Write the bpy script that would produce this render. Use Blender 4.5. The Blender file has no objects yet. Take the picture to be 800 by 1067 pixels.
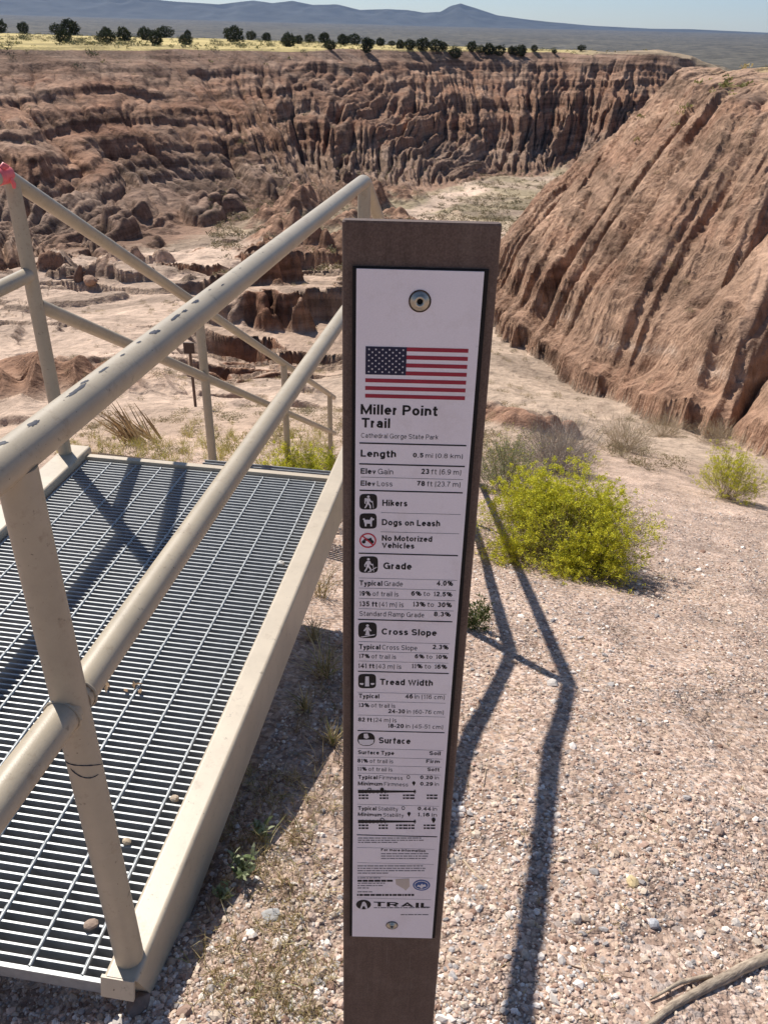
import bpy, math, random
import numpy as np
from mathutils import Vector, Matrix

random.seed(7)
RNG = np.random.default_rng(11)
scene = bpy.context.scene
COL = scene.collection
rad = math.radians

# ------------------------------------------------------------------ camera
EYE = 1.45
PITCH, ROLL = rad(30.5), rad(1.45)
cam_d = bpy.data.cameras.new("camera")
cam = bpy.data.objects.new("camera", cam_d)
COL.objects.link(cam)
fwd = Vector((0, math.cos(PITCH), -math.sin(PITCH)))
r0 = Vector((1, 0, 0))
up0 = r0.cross(fwd)
right = r0 * math.cos(ROLL) + up0 * math.sin(ROLL)
upv = up0 * math.cos(ROLL) - r0 * math.sin(ROLL)
m = Matrix((right, upv, -fwd)).transposed().to_4x4()
m.translation = Vector((0, 0, EYE))
cam.matrix_world = m
cam_d.sensor_fit = 'VERTICAL'
cam_d.sensor_height = 36.0
cam_d.lens = 36.0 * 850.0 / 1067.0
cam_d.clip_start = 0.02
cam_d.clip_end = 60000
scene.camera = cam

# ------------------------------------------------------------------ sky and sun
SUN_TO = Vector((-0.52, 0.72, 1.0)).normalized()
sun_el = math.asin(SUN_TO.z)
sun_az = math.atan2(SUN_TO.x, SUN_TO.y)
world = bpy.data.worlds.new("World")
scene.world = world
world.use_nodes = True
nt = world.node_tree
nt.nodes.clear()
wo = nt.nodes.new('ShaderNodeOutputWorld')
bg = nt.nodes.new('ShaderNodeBackground')
sk = nt.nodes.new('ShaderNodeTexSky')
sk.sky_type = 'NISHITA'
sk.sun_disc = False
sk.sun_elevation = sun_el
sk.sun_rotation = sun_az
sk.altitude = 1500
sk.air_density = 1.0
sk.dust_density = 1.1
sk.ozone_density = 1.2
bg.inputs["Strength"].default_value = 0.08
wm = nt.nodes.new('ShaderNodeMix'); wm.data_type = 'RGBA'; wm.blend_type = 'MULTIPLY'; wm.inputs[0].default_value = 1.0
wm.inputs[7].default_value = (.95, 1.0, 1.07, 1)          # the camera's warm white balance
nt.links.new(sk.outputs[0], wm.inputs[6])
nt.links.new(wm.outputs[2], bg.inputs['Color'])
nt.links.new(bg.outputs[0], wo.inputs['Surface'])

sd = bpy.data.lights.new("sun", 'SUN')
sd.energy = 5.0
sd.angle = rad(0.53)
sd.color = (1.0, 0.95, 0.87)
sun = bpy.data.objects.new("sun", sd)
COL.objects.link(sun)
sun.rotation_euler = SUN_TO.to_track_quat('Z', 'Y').to_euler()

scene.view_settings.view_transform = 'Standard'
scene.view_settings.look = 'None'
scene.view_settings.gamma = 1.0
scene.view_settings.use_curve_mapping = False
scene.view_settings.exposure = 0.33
scene.render.engine = 'CYCLES'
scene.cycles.use_denoising = True
scene.cycles.max_bounces = 6
scene.cycles.diffuse_bounces = 3
scene.cycles.glossy_bounces = 2
scene.cycles.transmission_bounces = 2
scene.cycles.volume_bounces = 0
scene.cycles.transparent_max_bounces = 8

# ------------------------------------------------------------------ helpers
def tag(o, label=None, cat=None, group=None, kind=None):
    if label: o['label'] = label
    if cat: o['category'] = cat
    if group: o['group'] = group
    if kind: o['kind'] = kind
    return o

def empty(name, loc, label=None, cat=None, group=None, rot=(0, 0, 0)):
    o = bpy.data.objects.new(name, None)
    o.empty_display_size = 0.05
    o.location = loc
    o.rotation_euler = rot
    COL.objects.link(o)
    return tag(o, label, cat, group)

def mesh_np(name, V, Fc, nper, mat, parent=None, smooth=False, colors=None):
    """V (n,3), Fc flat index array with nper corners a face."""
    me = bpy.data.meshes.new(name)
    V = np.asarray(V, np.float32)
    Fc = np.asarray(Fc, np.int32).reshape(-1)
    nf = len(Fc) // nper
    me.vertices.add(len(V))
    me.vertices.foreach_set('co', V.reshape(-1))
    me.loops.add(len(Fc))
    me.loops.foreach_set('vertex_index', Fc)
    me.polygons.add(nf)
    me.polygons.foreach_set('loop_start', np.arange(0, nf * nper, nper, dtype=np.int32))
    me.polygons.foreach_set('use_smooth', np.full(nf, smooth, bool))
    if colors is not None:
        a = me.color_attributes.new('base_col', 'FLOAT_COLOR', 'POINT')
        c4 = np.ones((len(V), 4), np.float32)
        c4[:, :3] = colors
        a.data.foreach_set('color', c4.reshape(-1))
    me.update(calc_edges=True)
    me.materials.append(mat)
    o = bpy.data.objects.new(name, me)
    COL.objects.link(o)
    if parent: o.parent = parent
    return o

class MB:
    """collects polygons for one mesh object"""
    def __init__(s): s.v = []; s.f = []; s.sm = []
    def add(s, vs, fs, smooth=False):
        b = len(s.v)
        s.v += [tuple(v) for v in vs]
        s.f += [tuple(b + i for i in f) for f in fs]
        s.sm += [smooth] * len(fs)
    def box(s, o, ax, ay, az):
        """o centre; ax, ay, az half-axis vectors"""
        o, ax, ay, az = map(Vector, (o, ax, ay, az))
        vs = [o + ax * i + ay * j + az * k for k in (-1, 1) for j in (-1, 1) for i in (-1, 1)]
        s.add(vs, [(0, 2, 3, 1), (4, 5, 7, 6), (0, 1, 5, 4), (2, 6, 7, 3), (0, 4, 6, 2), (1, 3, 7, 5)])
    def tube(s, pts, rs, n=20, caps=True, jitter=0, seed=0):
        pts = [Vector(p) for p in pts]
        if not hasattr(rs, '__len__'): rs = [rs] * len(pts)
        rg = random.Random(seed)
        rings = []
        ref = None
        for i, p in enumerate(pts):
            if i == 0: t = (pts[1] - p).normalized(); k = 1
            elif i == len(pts) - 1: t = (p - pts[i - 1]).normalized(); k = 1
            else:
                a = (p - pts[i - 1]).normalized(); b = (pts[i + 1] - p).normalized()
                t = (a + b).normalized(); k = 1
            if ref is None:
                ref = t.orthogonal().normalized()
            ref = (ref - t * ref.dot(t)).normalized()
            bn = t.cross(ref)
            ring = []
            for j in range(n):
                w = 2 * math.pi * j / n
                dv = ref * math.cos(w) + bn * math.sin(w)
                rr = rs[i] * (1 + jitter * rg.uniform(-1, 1))
                ring.append(p + dv * rr)
            rings.append(ring)
        vs = [v for r in rings for v in r]
        fs = []
        for i in range(len(pts) - 1):
            for j in range(n):
                j2 = (j + 1) % n
                fs.append((i * n + j, i * n + j2, (i + 1) * n + j2, (i + 1) * n + j))
        s.add(vs, fs, True)
        if caps:
            s.add(rings[0], [tuple(reversed(range(n)))])
            s.add(rings[-1], [tuple(range(n))])
    def build(s, name, mat, parent=None):
        me = bpy.data.meshes.new(name)
        me.from_pydata(s.v, [], s.f)
        me.polygons.foreach_set('use_smooth', s.sm)
        me.update()
        me.materials.append(mat)
        o = bpy.data.objects.new(name, me)
        COL.objects.link(o)
        if parent: o.parent = parent
        return o

def new_mat(name):
    m = bpy.data.materials.new(name)
    m.use_nodes = True
    n = m.node_tree
    b = n.nodes['Principled BSDF']
    return m, n, b

def nd(n, t, **kw):
    x = n.nodes.new(t)
    for k, v in kw.items():
        if k.startswith('i_'):
            key = k[2:]
            key = int(key) if key.isdigit() else key.replace('_', ' ')
            x.inputs[key].default_value = v
        else: setattr(x, k, v)
    return x

def mixc(n, fac, a, b, blend='MIX'):
    x = n.nodes.new('ShaderNodeMix'); x.data_type = 'RGBA'; x.blend_type = blend
    for sock, val in ((0, fac), (6, a), (7, b)):
        if isinstance(val, bpy.types.NodeSocket): n.links.new(val, x.inputs[sock])
        elif isinstance(val, (int, float)): x.inputs[sock].default_value = val
        else: x.inputs[sock].default_value = (*val, 1)
    return x.outputs[2]

def noise(n, scale, detail=4, rough=0.6, vec=None, dim='3D'):
    x = nd(n, 'ShaderNodeTexNoise', i_Scale=scale, i_Detail=detail, i_Roughness=rough)
    if vec is not None: n.links.new(vec, x.inputs['Vector'])
    return x.outputs['Fac']

def ramp(n, fac, stops):
    x = n.nodes.new('ShaderNodeValToRGB')
    e = x.color_ramp.elements
    while len(e) > 1: e.remove(e[-1])
    e[0].position = stops[0][0]
    c = stops[0][1]; e[0].color = (*c, 1) if hasattr(c, '__len__') else (c, c, c, 1)
    for p, c in stops[1:]:
        k = e.new(p); k.color = (*c, 1) if hasattr(c, '__len__') else (c, c, c, 1)
    n.links.new(fac, x.inputs[0])
    return x.outputs[0]

def bump(n, b, h, strength=0.5, dist=0.01, prev=None):
    x = nd(n, 'ShaderNodeBump', i_Strength=strength, i_Distance=dist)
    n.links.new(h, x.inputs['Height'])
    if prev is not None: n.links.new(prev, x.inputs['Normal'])
    if b is not None: n.links.new(x.outputs[0], b.inputs['Normal'])
    return x.outputs[0]

def gpos(n): return n.nodes.new('ShaderNodeNewGeometry').outputs['Position']
def opos(n): return n.nodes.new('ShaderNodeTexCoord').outputs['Object']

def simple_mat(name, col, rough=0.6, var=0.15, scale=30, metallic=0.0, bump_s=0.0, bump_d=0.001, spec=0.3):
    m, n, b = new_mat(name)
    f = noise(n, scale, 5, 0.6, opos(n))
    lo = tuple(c * (1 - var) for c in col); hi = tuple(min(1, c * (1 + var)) for c in col)
    n.links.new(ramp(n, f, [(0.3, lo), (0.7, hi)]), b.inputs['Base Color'])
    b.inputs['Roughness'].default_value = rough
    b.inputs['Metallic'].default_value = metallic
    b.inputs['Specular IOR Level'].default_value = spec
    if bump_s: bump(n, b, f, bump_s, bump_d)
    return m

def attr_mat(name, rough=0.9, var=0.2, scale=40, spec=0.15, trans=0.0):
    m, n, b = new_mat(name)
    a = nd(n, 'ShaderNodeAttribute', attribute_name='base_col')
    f = noise(n, scale, 4, 0.6, gpos(n))
    k = ramp(n, f, [(0.3, 1 - var), (0.7, 1 + var)])
    n.links.new(mixc(n, 1.0, a.outputs['Color'], k, 'MULTIPLY'), b.inputs['Base Color'])
    b.inputs['Roughness'].default_value = rough
    b.inputs['Specular IOR Level'].default_value = spec
    if trans:
        b.inputs['Transmission Weight'].default_value = 0
        t = n.nodes.new('ShaderNodeBsdfTranslucent')
        n.links.new(mixc(n, 1.0, a.outputs['Color'], k, 'MULTIPLY'), t.inputs['Color'])
        ms = n.nodes.new('ShaderNodeMixShader'); ms.inputs[0].default_value = trans
        out = n.nodes['Material Output']
        n.links.new(b.outputs[0], ms.inputs[1]); n.links.new(t.outputs[0], ms.inputs[2])
        n.links.new(ms.outputs[0], out.inputs['Surface'])
    return m

# ------------------------------------------------------------------ noise on arrays
_ang = RNG.uniform(0, 2 * np.pi, 4096)
_GX, _GY = np.cos(_ang).astype(np.float32), np.sin(_ang).astype(np.float32)

def pn(x, y, seed=0):
    """gradient noise, about -1..1"""
    x = np.asarray(x, np.float32) + np.float32(seed * 17.31); y = np.asarray(y, np.float32) - np.float32(seed * 9.77)
    xi = np.floor(x); yi = np.floor(y)
    fx = x - xi; fy = y - yi
    xi = xi.astype(np.int64); yi = yi.astype(np.int64)
    u = fx * fx * fx * (fx * (fx * 6 - 15) + 10); v = fy * fy * fy * (fy * (fy * 6 - 15) + 10)
    def g(ix, iy, dx, dy):
        h = (ix * 374761393 + iy * 668265263 + seed * 974711) & 0xffffffff
        h = ((h ^ (h >> 13)) * 1274126177) & 0xffffffff
        h = (h ^ (h >> 16)) & 4095
        return _GX[h] * dx + _GY[h] * dy
    a = g(xi, yi, fx, fy); b = g(xi + 1, yi, fx - 1, fy)
    c = g(xi, yi + 1, fx, fy - 1); d = g(xi + 1, yi + 1, fx - 1, fy - 1)
    return ((a + u * (b - a)) * (1 - v) + (c + u * (d - c)) * v) * 1.5

def fbm(x, y, seed=0, o=4, gain=0.5):
    s = 0; a = 1; t = 0
    for i in range(o):
        s = s + a * pn(x * 2 ** i, y * 2 ** i, seed + i); t += a; a *= gain
    return s / t

def bil(x, y, seed=0):
    return np.abs(pn(x, y, seed))

def sst(a, b, x):
    t = np.clip((x - a) / (b - a), 0, 1)
    return t * t * (3 - 2 * t)

def smin(a, b, k):
    h = np.clip(0.5 + 0.5 * (b - a) / k, 0, 1)
    return b + (a - b) * h - k * h * (1 - h)

# ------------------------------------------------------------------ platform frame (u along, n to the right)
BR = np.array([-0.43, 0.84]); DU = np.array([0.1368, 0.9906]); DN = np.array([0.9906, -0.1368])
def UN(u, n, z): return Vector((BR[0] + DU[0] * u + DN[0] * n, BR[1] + DU[1] * u + DN[1] * n, z))
VU, VN, VZ = Vector((*DU, 0)), Vector((*DN, 0)), Vector((0, 0, 1))

# ------------------------------------------------------------------ terrain height and colour
FR = [0, .6, 1.8, 2.6, 5, 8, 12, 20, 30, 50, 80, 120, 165, 230, 300]
FZ = [0, 0, -.26, -.54, -1.45, -2.6, -4.05, -6.9, -8.7, -11.8, -14.6, -17.8, -21, -23, -24]
def lin(c): return np.array(c, np.float32)
SAND = lin((.47, .345, .26)); PALE = lin((.53, .395, .305)); RED = lin((.235, .125, .08)); BROWN = lin((.315, .183, .120))
GREY = lin((.225, .155, .117)); RIDGE = lin((.40, .258, .178)); OLIVE = lin((.29, .235, .15)); STRAW = lin((.52, .41, .185))
PLAIN = lin((.125, .11, .082))

def terrain(x, y, fine=True):
    x = np.asarray(x, np.float32); y = np.asarray(y, np.float32)
    r = np.hypot(x, y); az = np.degrees(np.arctan2(x, y))
    one = np.ones_like(r)
    C = np.empty(r.shape + (3,), np.float32)
    # ---- base floor
    rn = r * (1 + .05 * fbm(x / 14, y / 14, 3, 3) * sst(6, 20, r))
    zf = np.interp(rn, FR, FZ).astype(np.float32)
    front = sst(-0.4, 0.4, y)
    zf = zf - .085 * sst(-.42, .15, x) * sst(.2, .7, y)
    zf = zf * front + (1 - front) * (0.02 * -np.minimum(y, 0))
    zf = zf + .10 * fbm(x / 1.7, y / 1.7, 5, 3) * sst(1.8, 4, r) + .5 * fbm(x / 8, y / 8, 6, 4) * sst(7, 18, r)
    zf = zf + .02 * fbm(x / .35, y / .35, 8, 3) * sst(.5, 1.0, r)
    n1 = fbm(x / 6, y / 6, 21, 4)
    sand = one * sst(9, 22, r)
    C[:] = SAND
    C *= (1 + .18 * n1)[..., None]
    gr = (1 - sst(5, 14, r))[..., None]
    C = C * (1 - gr) + gr * lin((.44, .345, .285)) * (1 + .2 * fbm(x / .9, y / .9, 31, 4))[..., None]
    # ---- little ledges on the pale bench to the left
    lm = sst(15, 20, r) * (1 - sst(58, 74, r)) * sst(-40, -27, az) * (1 - sst(-4, 1.5, az))
    if fine:
        wx = x + 1.3 * fbm(x / 5, y / 5, 40, 3); wy = y + 1.3 * fbm(x / 5, y / 5, 41, 3)
        t = (fbm(wx / 12, wy / 7, 42, 4) * 1.5 + .25 * bil(wx / 2.6, wy / 2.0, 43) + .05 * bil(wx / .8, wy / .8, 44) + sst(30, 62, r) * .3) * 1.7 + .35
        lm2 = lm * sst(-16.5, -12, az) * sst(17, 24, r) + lm * sst(46, 54, r); lm2 = np.clip(lm2, 0, 1) * sst(-.12, .22, fbm(x / 7, y / 7, 46, 3))
        strong = sst(-14.5, -11.5, az) * (1 - sst(-3, .5, az)) * sst(23, 27, r) * (1 - sst(46, 52, r)) * sst(-.55, -.25, fbm(x / 5, y / 5, 50, 2)); lm2 = np.maximum(lm2, strong)
        fl = np.floor(t); fr = t - fl
        led = fl + sst(.80, .96, fr) * 1.0 + fr * .12
        cl = sst(.78, .84, fr) * (1 - sst(.96, 1.0, fr))
        amp = 1.15
        zf = zf + (.25 * lm + .75 * lm2 + .30 * strong) * amp * (led - .4 + .25 * (1 - np.abs(pn(wx / 1.6, wy / 1.6, 45)) * 1.6) * (fr > .5) * 0)
        cl = cl * lm2
        C = C + cl[..., None] * (RED * 1.05 - C)
        top = lm * (1 - cl)
        C = C + (top * .7)[..., None] * (PALE * (1 + .22 * fbm(x / 2.5, y / 2.5, 47, 4))[..., None] - C)
        mid = sst(-9, -1, az) * sst(9, 16, r)
        C = C + mid[..., None] * (lin((.43, .325, .245)) * (1 + .3 * fbm(x / 3, y / 3, 48, 4))[..., None] - C)
        # gullied red spur beside the bench
        sp = np.exp(-(((x + 9.6) / 3.4) ** 2 + ((y - 21) / 3.2) ** 2)) * 1.5
        sp = sp * (1 - .55 * np.clip(bil((x * .9 + y * .5) / 1.1, (y * .9 - x * .5) / 4, 49) * 1.4, 0, 1))
        zf = zf + sp
        C = C + sst(.25, .9, sp)[..., None] * (BROWN * .95 - C)
        C = C + (strong * (1 - cl) * .6)[..., None] * (lin((.43, .30, .22)) * (1 + .3 * fbm(x / 1.6, y / 1.6, 51, 4))[..., None] - C)
        # low brown fins closing in round the wash
        fm = sst(46, 56, r) * (1 - sst(104, 124, r)) * sst(-11, -7, az) * (1 - sst(3.0, 5.5, az)) * sst(1.5, 4.5, np.abs(x - (6.5 + (y - 95) * .03 + 3.5 * np.sin(y / 9.0) + 2.0 * np.sin(y / 4.1 + 1))))
        fin = np.clip(bil((x + .35 * y) / 8, (y - .35 * x) / 13, 53) - .22 + .25 * fbm(x / 3, y / 3, 54, 3), 0, 1)
        fin = fin * (.75 + .5 * bil(x / 1.6, y / 4, 55)) * fm
        zf = zf + 5.5 * fin
        C = C + sst(.02, .14, fin)[..., None] * (BROWN * (1 + .35 * fbm(x / 2, y / 2, 56, 3))[..., None] - C) * .9
        # scrubby canyon floor further out
        sc = sst(60, 85, r) * (1 - sst(200, 240, r))
        nn = fbm(x / 12, y / 12, 52, 4)
        C = C + (sc * sst(-.35, .25, nn) * (1 - sst(.02, .14, fin)))[..., None] * (OLIVE * 1.05 - C) * .85
        # pale dry wash winding away
        wxc = 6.5 + (y - 95) * .03 + 3.5 * np.sin(y / 9.0) + 2.0 * np.sin(y / 4.1 + 1)
        wash = (1 - sst(1.2, 2.6, np.abs(x - wxc))) * sst(70, 84, y) * (1 - sst(128, 140, y))
        C = C + (wash * .9)[..., None] * (PALE * 1.12 - C)
        # small red cut bank below the near slope
        bx = x - 2.2 + .35 * (y - 15); by = y - 15 + .12 * (x - 2) + .8 * pn(x / 1.5, y / 1.5, 57)
        bank = sst(-.35, .1, by) * (1 - sst(.4, 4.0, by)) * sst(-2.4, -1.2, bx) * (1 - sst(1.0, 2.4, bx))
        zf = zf + bank * (.30 + .35 * bil(x / .5, y / .5, 58))
        bcut = sst(.12, .4, bank) * (1 - sst(.2, .7, by))
        C = C + (bcut * .8)[..., None] * (RED * 1.45 - C)
    z = zf.copy()
    # ---- ridge on the right
    xb = np.interp(y, [5, 10, 13.4, 19.2, 31.7, 45, 60, 75, 90], [16, 11.6, 8.9, 6.5, 4.4, 4.2, 6.5, 12, 25]).astype(np.float32)
    m = (x > xb - 3) & (y > 4) & (y < 110) & (x < 120)
    if m.any():
        X, Y = x[m], y[m]; Z0 = zf[m]
        d = (X - xb[m]) * .93
        uu = X * .81 - Y * .59; vv = X * .59 + Y * .81
        wu = uu + .9 * pn(uu / 5, vv / 9, 60) + .25 * pn(uu / 1.4, vv / 4, 61)
        b1 = np.sqrt(bil(wu / 3.3, vv / 18, 62) + .004); b2 = np.sqrt(bil(wu / .95, vv / 6, 63) + .004); b3 = bil(wu / .33, vv / 2.2, 64)
        zA = -4.1 + .335 * ((X - 5.6) * .59 + (Y - 19.2) * .81)
        low = np.clip((1.2 - np.minimum(zA, 0.5)) / 4.5, .22, 1.0)
        gul = (b1 - .70) * 3.3 * low + (b2 - .7) * .38 * (.35 + .65 * low) + (b3 - .3) * .15
        zc = np.interp(X, [2, 4.3, 6.5, 9.1, 12, 15, 30, 60], [-8, -4.5, -2.1, -.55, -.15, .2, .5, 0]).astype(np.float32)
        zc = zc + .5 * fbm(X / 4, Y / 4, 66, 4) + .5 * (np.sqrt(bil(Y / 3 + X * .1, X / 7, 67)) - .6) * sst(13, 8, X) if False else zc + .35 * fbm(X / 4, Y / 4, 66, 4) + .8 * (np.sqrt(bil(Y / 3.2 + X * .15, X / 9, 67)) - .7) * (1 - sst(8, 12, X))
        zR = smin(zA, zc, .9) + gul
        back = 1.0 - .55 * np.maximum(Y - 44 - .55 * np.maximum(X - 10, 0), 0) + 0 * X
        back = back + .6 * fbm(X / 5, Y / 5, 68, 3)
        zR = smin(zR, back, 1.0)
        # cut cliff along its foot, fluted
        dd = d - .55 * (bil(wu / .8, vv / 9, 70) - .3) - .25 * (bil((X + Y) / .35, (X - Y) / 3, 71) - .3) - .9 * (b1 - .7) * -1
        hR = np.minimum(zR - Z0, 1.2 + .45 * gul + 1.15 * np.maximum(dd, 0))
        f1 = sst(0, .20, dd) * .62 + sst(.7, 1.6, dd) * .38
        zz = Z0 + np.maximum(hR, 0) * f1
        on = (hR > .05) & (dd > 0)
        zz = np.where(dd > 0, zz, Z0)
        z[m] = np.maximum(zz, Z0)
        c = RIDGE * (1 + .20 * fbm(wu / 1.6, vv / 5, 72, 4))[:, None]
        st = fbm(X / 30, zz * 1.6 + .25 * pn(X / 4, Y / 4, 73), 74, 3)
        c = c * (1 + .25 * st)[:, None]
        redz = sst(.0, .5, fbm(X / 7, Y / 7 + zz * .5, 75, 3) + .25 * (b2 < .5))
        c = c + (redz * .5)[:, None] * (RED * 1.35 - c)
        hrel = zz - Z0
        led = np.exp(-((hrel - 1.55 + .15 * pn(wu / 2, vv / 8, 76)) / .075) ** 2) * sst(-.25, .1, pn(wu / 1.6, vv / 5, 77))
        c = c + (led * .9)[:, None] * (PALE * 1.08 - c)
        lowc = (1 - sst(.9, 1.7, hrel))
        c = c + (lowc * .45)[:, None] * (BROWN * .95 - c)
        fl = sst(14, 20, X) * sst(-.6, -.1, zz) + .0 * X
        c = c + (np.clip(fl, 0, 1) * sst(-.2, .3, pn(X / 1.5, Y / 1.5, 79)))[:, None] * (STRAW * .8 - c) * .8
        C[m] = np.where((z[m] > Z0 + .03)[:, None], c, C[m])
    # ---- far canyon wall and the flat above it
    rim = np.interp(az, [-90, -60, -25, -15, -8, 0, 5, 10, 14, 18, 24, 40, 90], [70, 95, 122, 132, 156, 186, 208, 226, 230, 240, 250, 260, 200]).astype(np.float32)
    bas = np.interp(az, [-90, -60, -25, -15, -8, 0, 5, 10, 15, 24, 40, 90], [35, 50, 62, 72, 92, 122, 146, 176, 188, 215, 225, 150]).astype(np.float32)
    rim = rim + 7 * fbm(x / 26, y / 26, 110, 3) * (1 + 1.5 * sst(10, 14, az))
    ztop = np.interp(az, [-90, -25, 5, 12.5, 15.5, 17.5, 19.5, 22, 26, 90], [0, -1.0, -1.7, -2.0, -1.4, -2.6, -5.5, -12, -16, -16]).astype(np.float32)
    ztop = ztop + 1.2 * sst(9, 13, az) * fbm(x / 12, y / 12, 111, 3)
    m = (r > 30) & (np.abs(az) < 89)
    if m.any():
        X, Y, R, A = x[m], y[m], r[m], az[m]
        RI, BA, ZT, Z0 = rim[m], bas[m], ztop[m], z[m]
        # distance measured along the wall, metres
        s = np.radians(A) * (RI * .5 + BA * .5)
        q = (RI - R) / (RI - BA)
        W = (RI - BA)
        wob = 6 * fbm(s / 22, R / 30, 80, 3)
        sw = s + wob * .6
        g1 = bil(sw / 24, R / 70, 81); sx_ = sw + .22 * (R - RI) * pn(s / 30, R / 60, 114); g2 = np.sqrt(bil(sx_ / 10.5, R / 60, 82) + .003); g3 = np.sqrt(bil(sx_ / 3.8, R / 26, 83) + .003); g4 = bil(sx_ / 1.3, R / 15, 84); g5 = bil(sx_ / .5, R / 7, 85)
        act = sst(-.02, .12, q)
        g6 = bil((X + .4 * Y) / 2.4, (Y - .4 * X) / 2.0, 88); g7 = bil(X / .9, Y / .8, 89)
        off = (g1 - .35) * 17 + (.36 - bil(sx_ / 10.5, R / 60, 82)) * 17 + (g3 - .6) * 5.0 + (g4 - .3) * 3.4 + (g5 - .3) * 1.3 + (g6 - .3) * .25
        off = off + 2.5 * fbm(X / 9, Y / 9, 86, 4)
        qq = q - off / W * (.10 + .90 * sst(.0, .62, q)) * sst(-.10, .10, q)
        zs = .035 * fbm(s / 25, R / 25, 87, 2)
        P = np.interp(qq + zs, [-9, 0, .03, .13, .15, .26, .285, .40, .44, .54, .58, .68, .72, .86, .90, 1.05, 1.25, 9],
                      [1, 1, .97, .87, .83, .75, .705, .62, .53, .45, .36, .25, .19, .085, .05, .015, 0, 0]).astype(np.float32)
        kk = 12.0; tt_ = P * kk + .6 * fbm(s / 16, R / 16, 112, 3)
        P = np.where((P > .01) & (P < .97), P + (.32 + .35 * pn(s / 14, R / 14, 113)) * (np.floor(tt_) + sst(.30, .72, tt_ - np.floor(tt_)) - tt_) / kk * sst(.01, .08, P) * (1 - sst(.9, .97, P)), P).astype(np.float32)
        butte = np.clip(1 - np.abs(q - .88) / .30, 0, 1) * sst(.22, .46, bil(sw / 7, R / 9, 90)) * (1 - sst(0, 6, A)) * .22
        P = np.maximum(P, butte * (.7 + .3 * g4) * (1 + .6 * (g3 - .5)))
        zw = Z0 + np.maximum(ZT - Z0, 0) * P
        zw = zw + (.40 * fbm(X / 2.2, Y / 2.2, 91, 3) + 1.5 * (g2 - .62) + .9 * (g3 - .6) + .35 * (np.sqrt(g4) - .5)) * sst(.02, .2, q) * (P > .01)
        far = R > RI * .99
        flat = ZT + .35 * fbm(X / 30, Y / 30, 92, 3)
        zw = np.where(qq < 0, flat * (1 - sst(-.02, 0, q)) + zw * sst(-.02, 0, q), zw)
        inw = sst(.004, .03, P)
        z[m] = np.where(inw > 0, np.maximum(zw, Z0), Z0)
        hh = (P + .02 * pn(s / 6, R / 6, 93))
        strat = np.interp(hh + .03 * fbm(s / 20, hh * 9, 94, 3), [0, .07, .12, .24, .34, .42, .52, .66, .76, .9, 1.0], [.5, .45, .2, .2, .6, 1., .65, .9, .7, .55, .45])
        c = GREY[None] * (1 - strat)[:, None] + BROWN[None] * strat[:, None]
        rr = sst(-.2, .3, fbm(s / 5, hh * 11, 95, 4)) * sst(.2, .35, hh) * (1 - sst(.8, .95, hh))
        c = c + (rr * .8)[:, None] * (RED * 1.05 - c)
        pal = sst(.0, .45, fbm(s / 9, R / 5, 96, 4) + .1) * (sst(.05, .1, hh))
        c = c + (pal * .32)[:, None] * (SAND * .85 - c)
        c = c * (1 + .28 * fbm(s / 2.5, hh * 30, 97, 3))[:, None]
        C[m] = C[m] + inw[:, None] * (c - C[m])
        gf = (qq < .012) & (q < .25)
        yv = STRAW * (1 + .25 * fbm(X / 6, Y / 9, 98, 3))[:, None]
        yv = yv + (sst(210, 330, R))[:, None] * (lin((.36, .32, .15)) - yv)
        k = gf.astype(np.float32) * (1 - sst(19, 22, A))
        C[m] = C[m] + k[:, None] * (yv - C[m])
        # the hill end right of the wall: thin pale scrub
        k = gf.astype(np.float32) * sst(9, 13, A)
        C[m] = C[m] + k[:, None] * (lin((.33, .25, .17)) - C[m])
    # ---- the plain out to the horizon
    m = r > 240
    if m.any():
        R = r[m]; A = az[m]
        zfar = np.interp(R, [240, 420, 800, 2000, 9000, 17000], [-2, -3.2, -32, -44, 50, 120]).astype(np.float32)
        zfar = zfar + .6 * fbm(x[m] / 40, y[m] / 40, 99, 3) * (1 - sst(600, 2000, R)) + 5 * fbm(x[m] / 900, y[m] / 900, 100, 3) * sst(700, 2500, R)
        t = sst(250, 340, R)
        z[m] = z[m] * (1 - t) + (zfar + ztop[m] * (1 - sst(400, 800, R))) * t
        pl = PLAIN * (1 + .35 * fbm(x[m] / 300, y[m] / 500, 101, 4))[:, None]
        k = sst(300, 520, R)
        C[m] = C[m] + k[:, None] * (pl - C[m])
    # ---- hollow under the walkway
    dx, dy = x - BR[0], y - BR[1]
    u = dx * DU[0] + dy * DU[1]; n = dx * DN[0] + dy * DN[1]
    hol = sst(.02, .16, u) * (1 - sst(1.9, 2.2, u)) * sst(-1.2, -1.05, n) * (1 - sst(-.02, .12, n))
    lim = -.03 - .13 * sst(.0, .3, u) - .05 * u
    z = np.where(hol > 0, np.minimum(z, z * (1 - hol) + lim * hol), z)
    return z, np.clip(C, .01, .9)

def tz(x, y):
    return terrain(np.array([x], np.float32), np.array([y], np.float32))[0][0]

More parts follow.
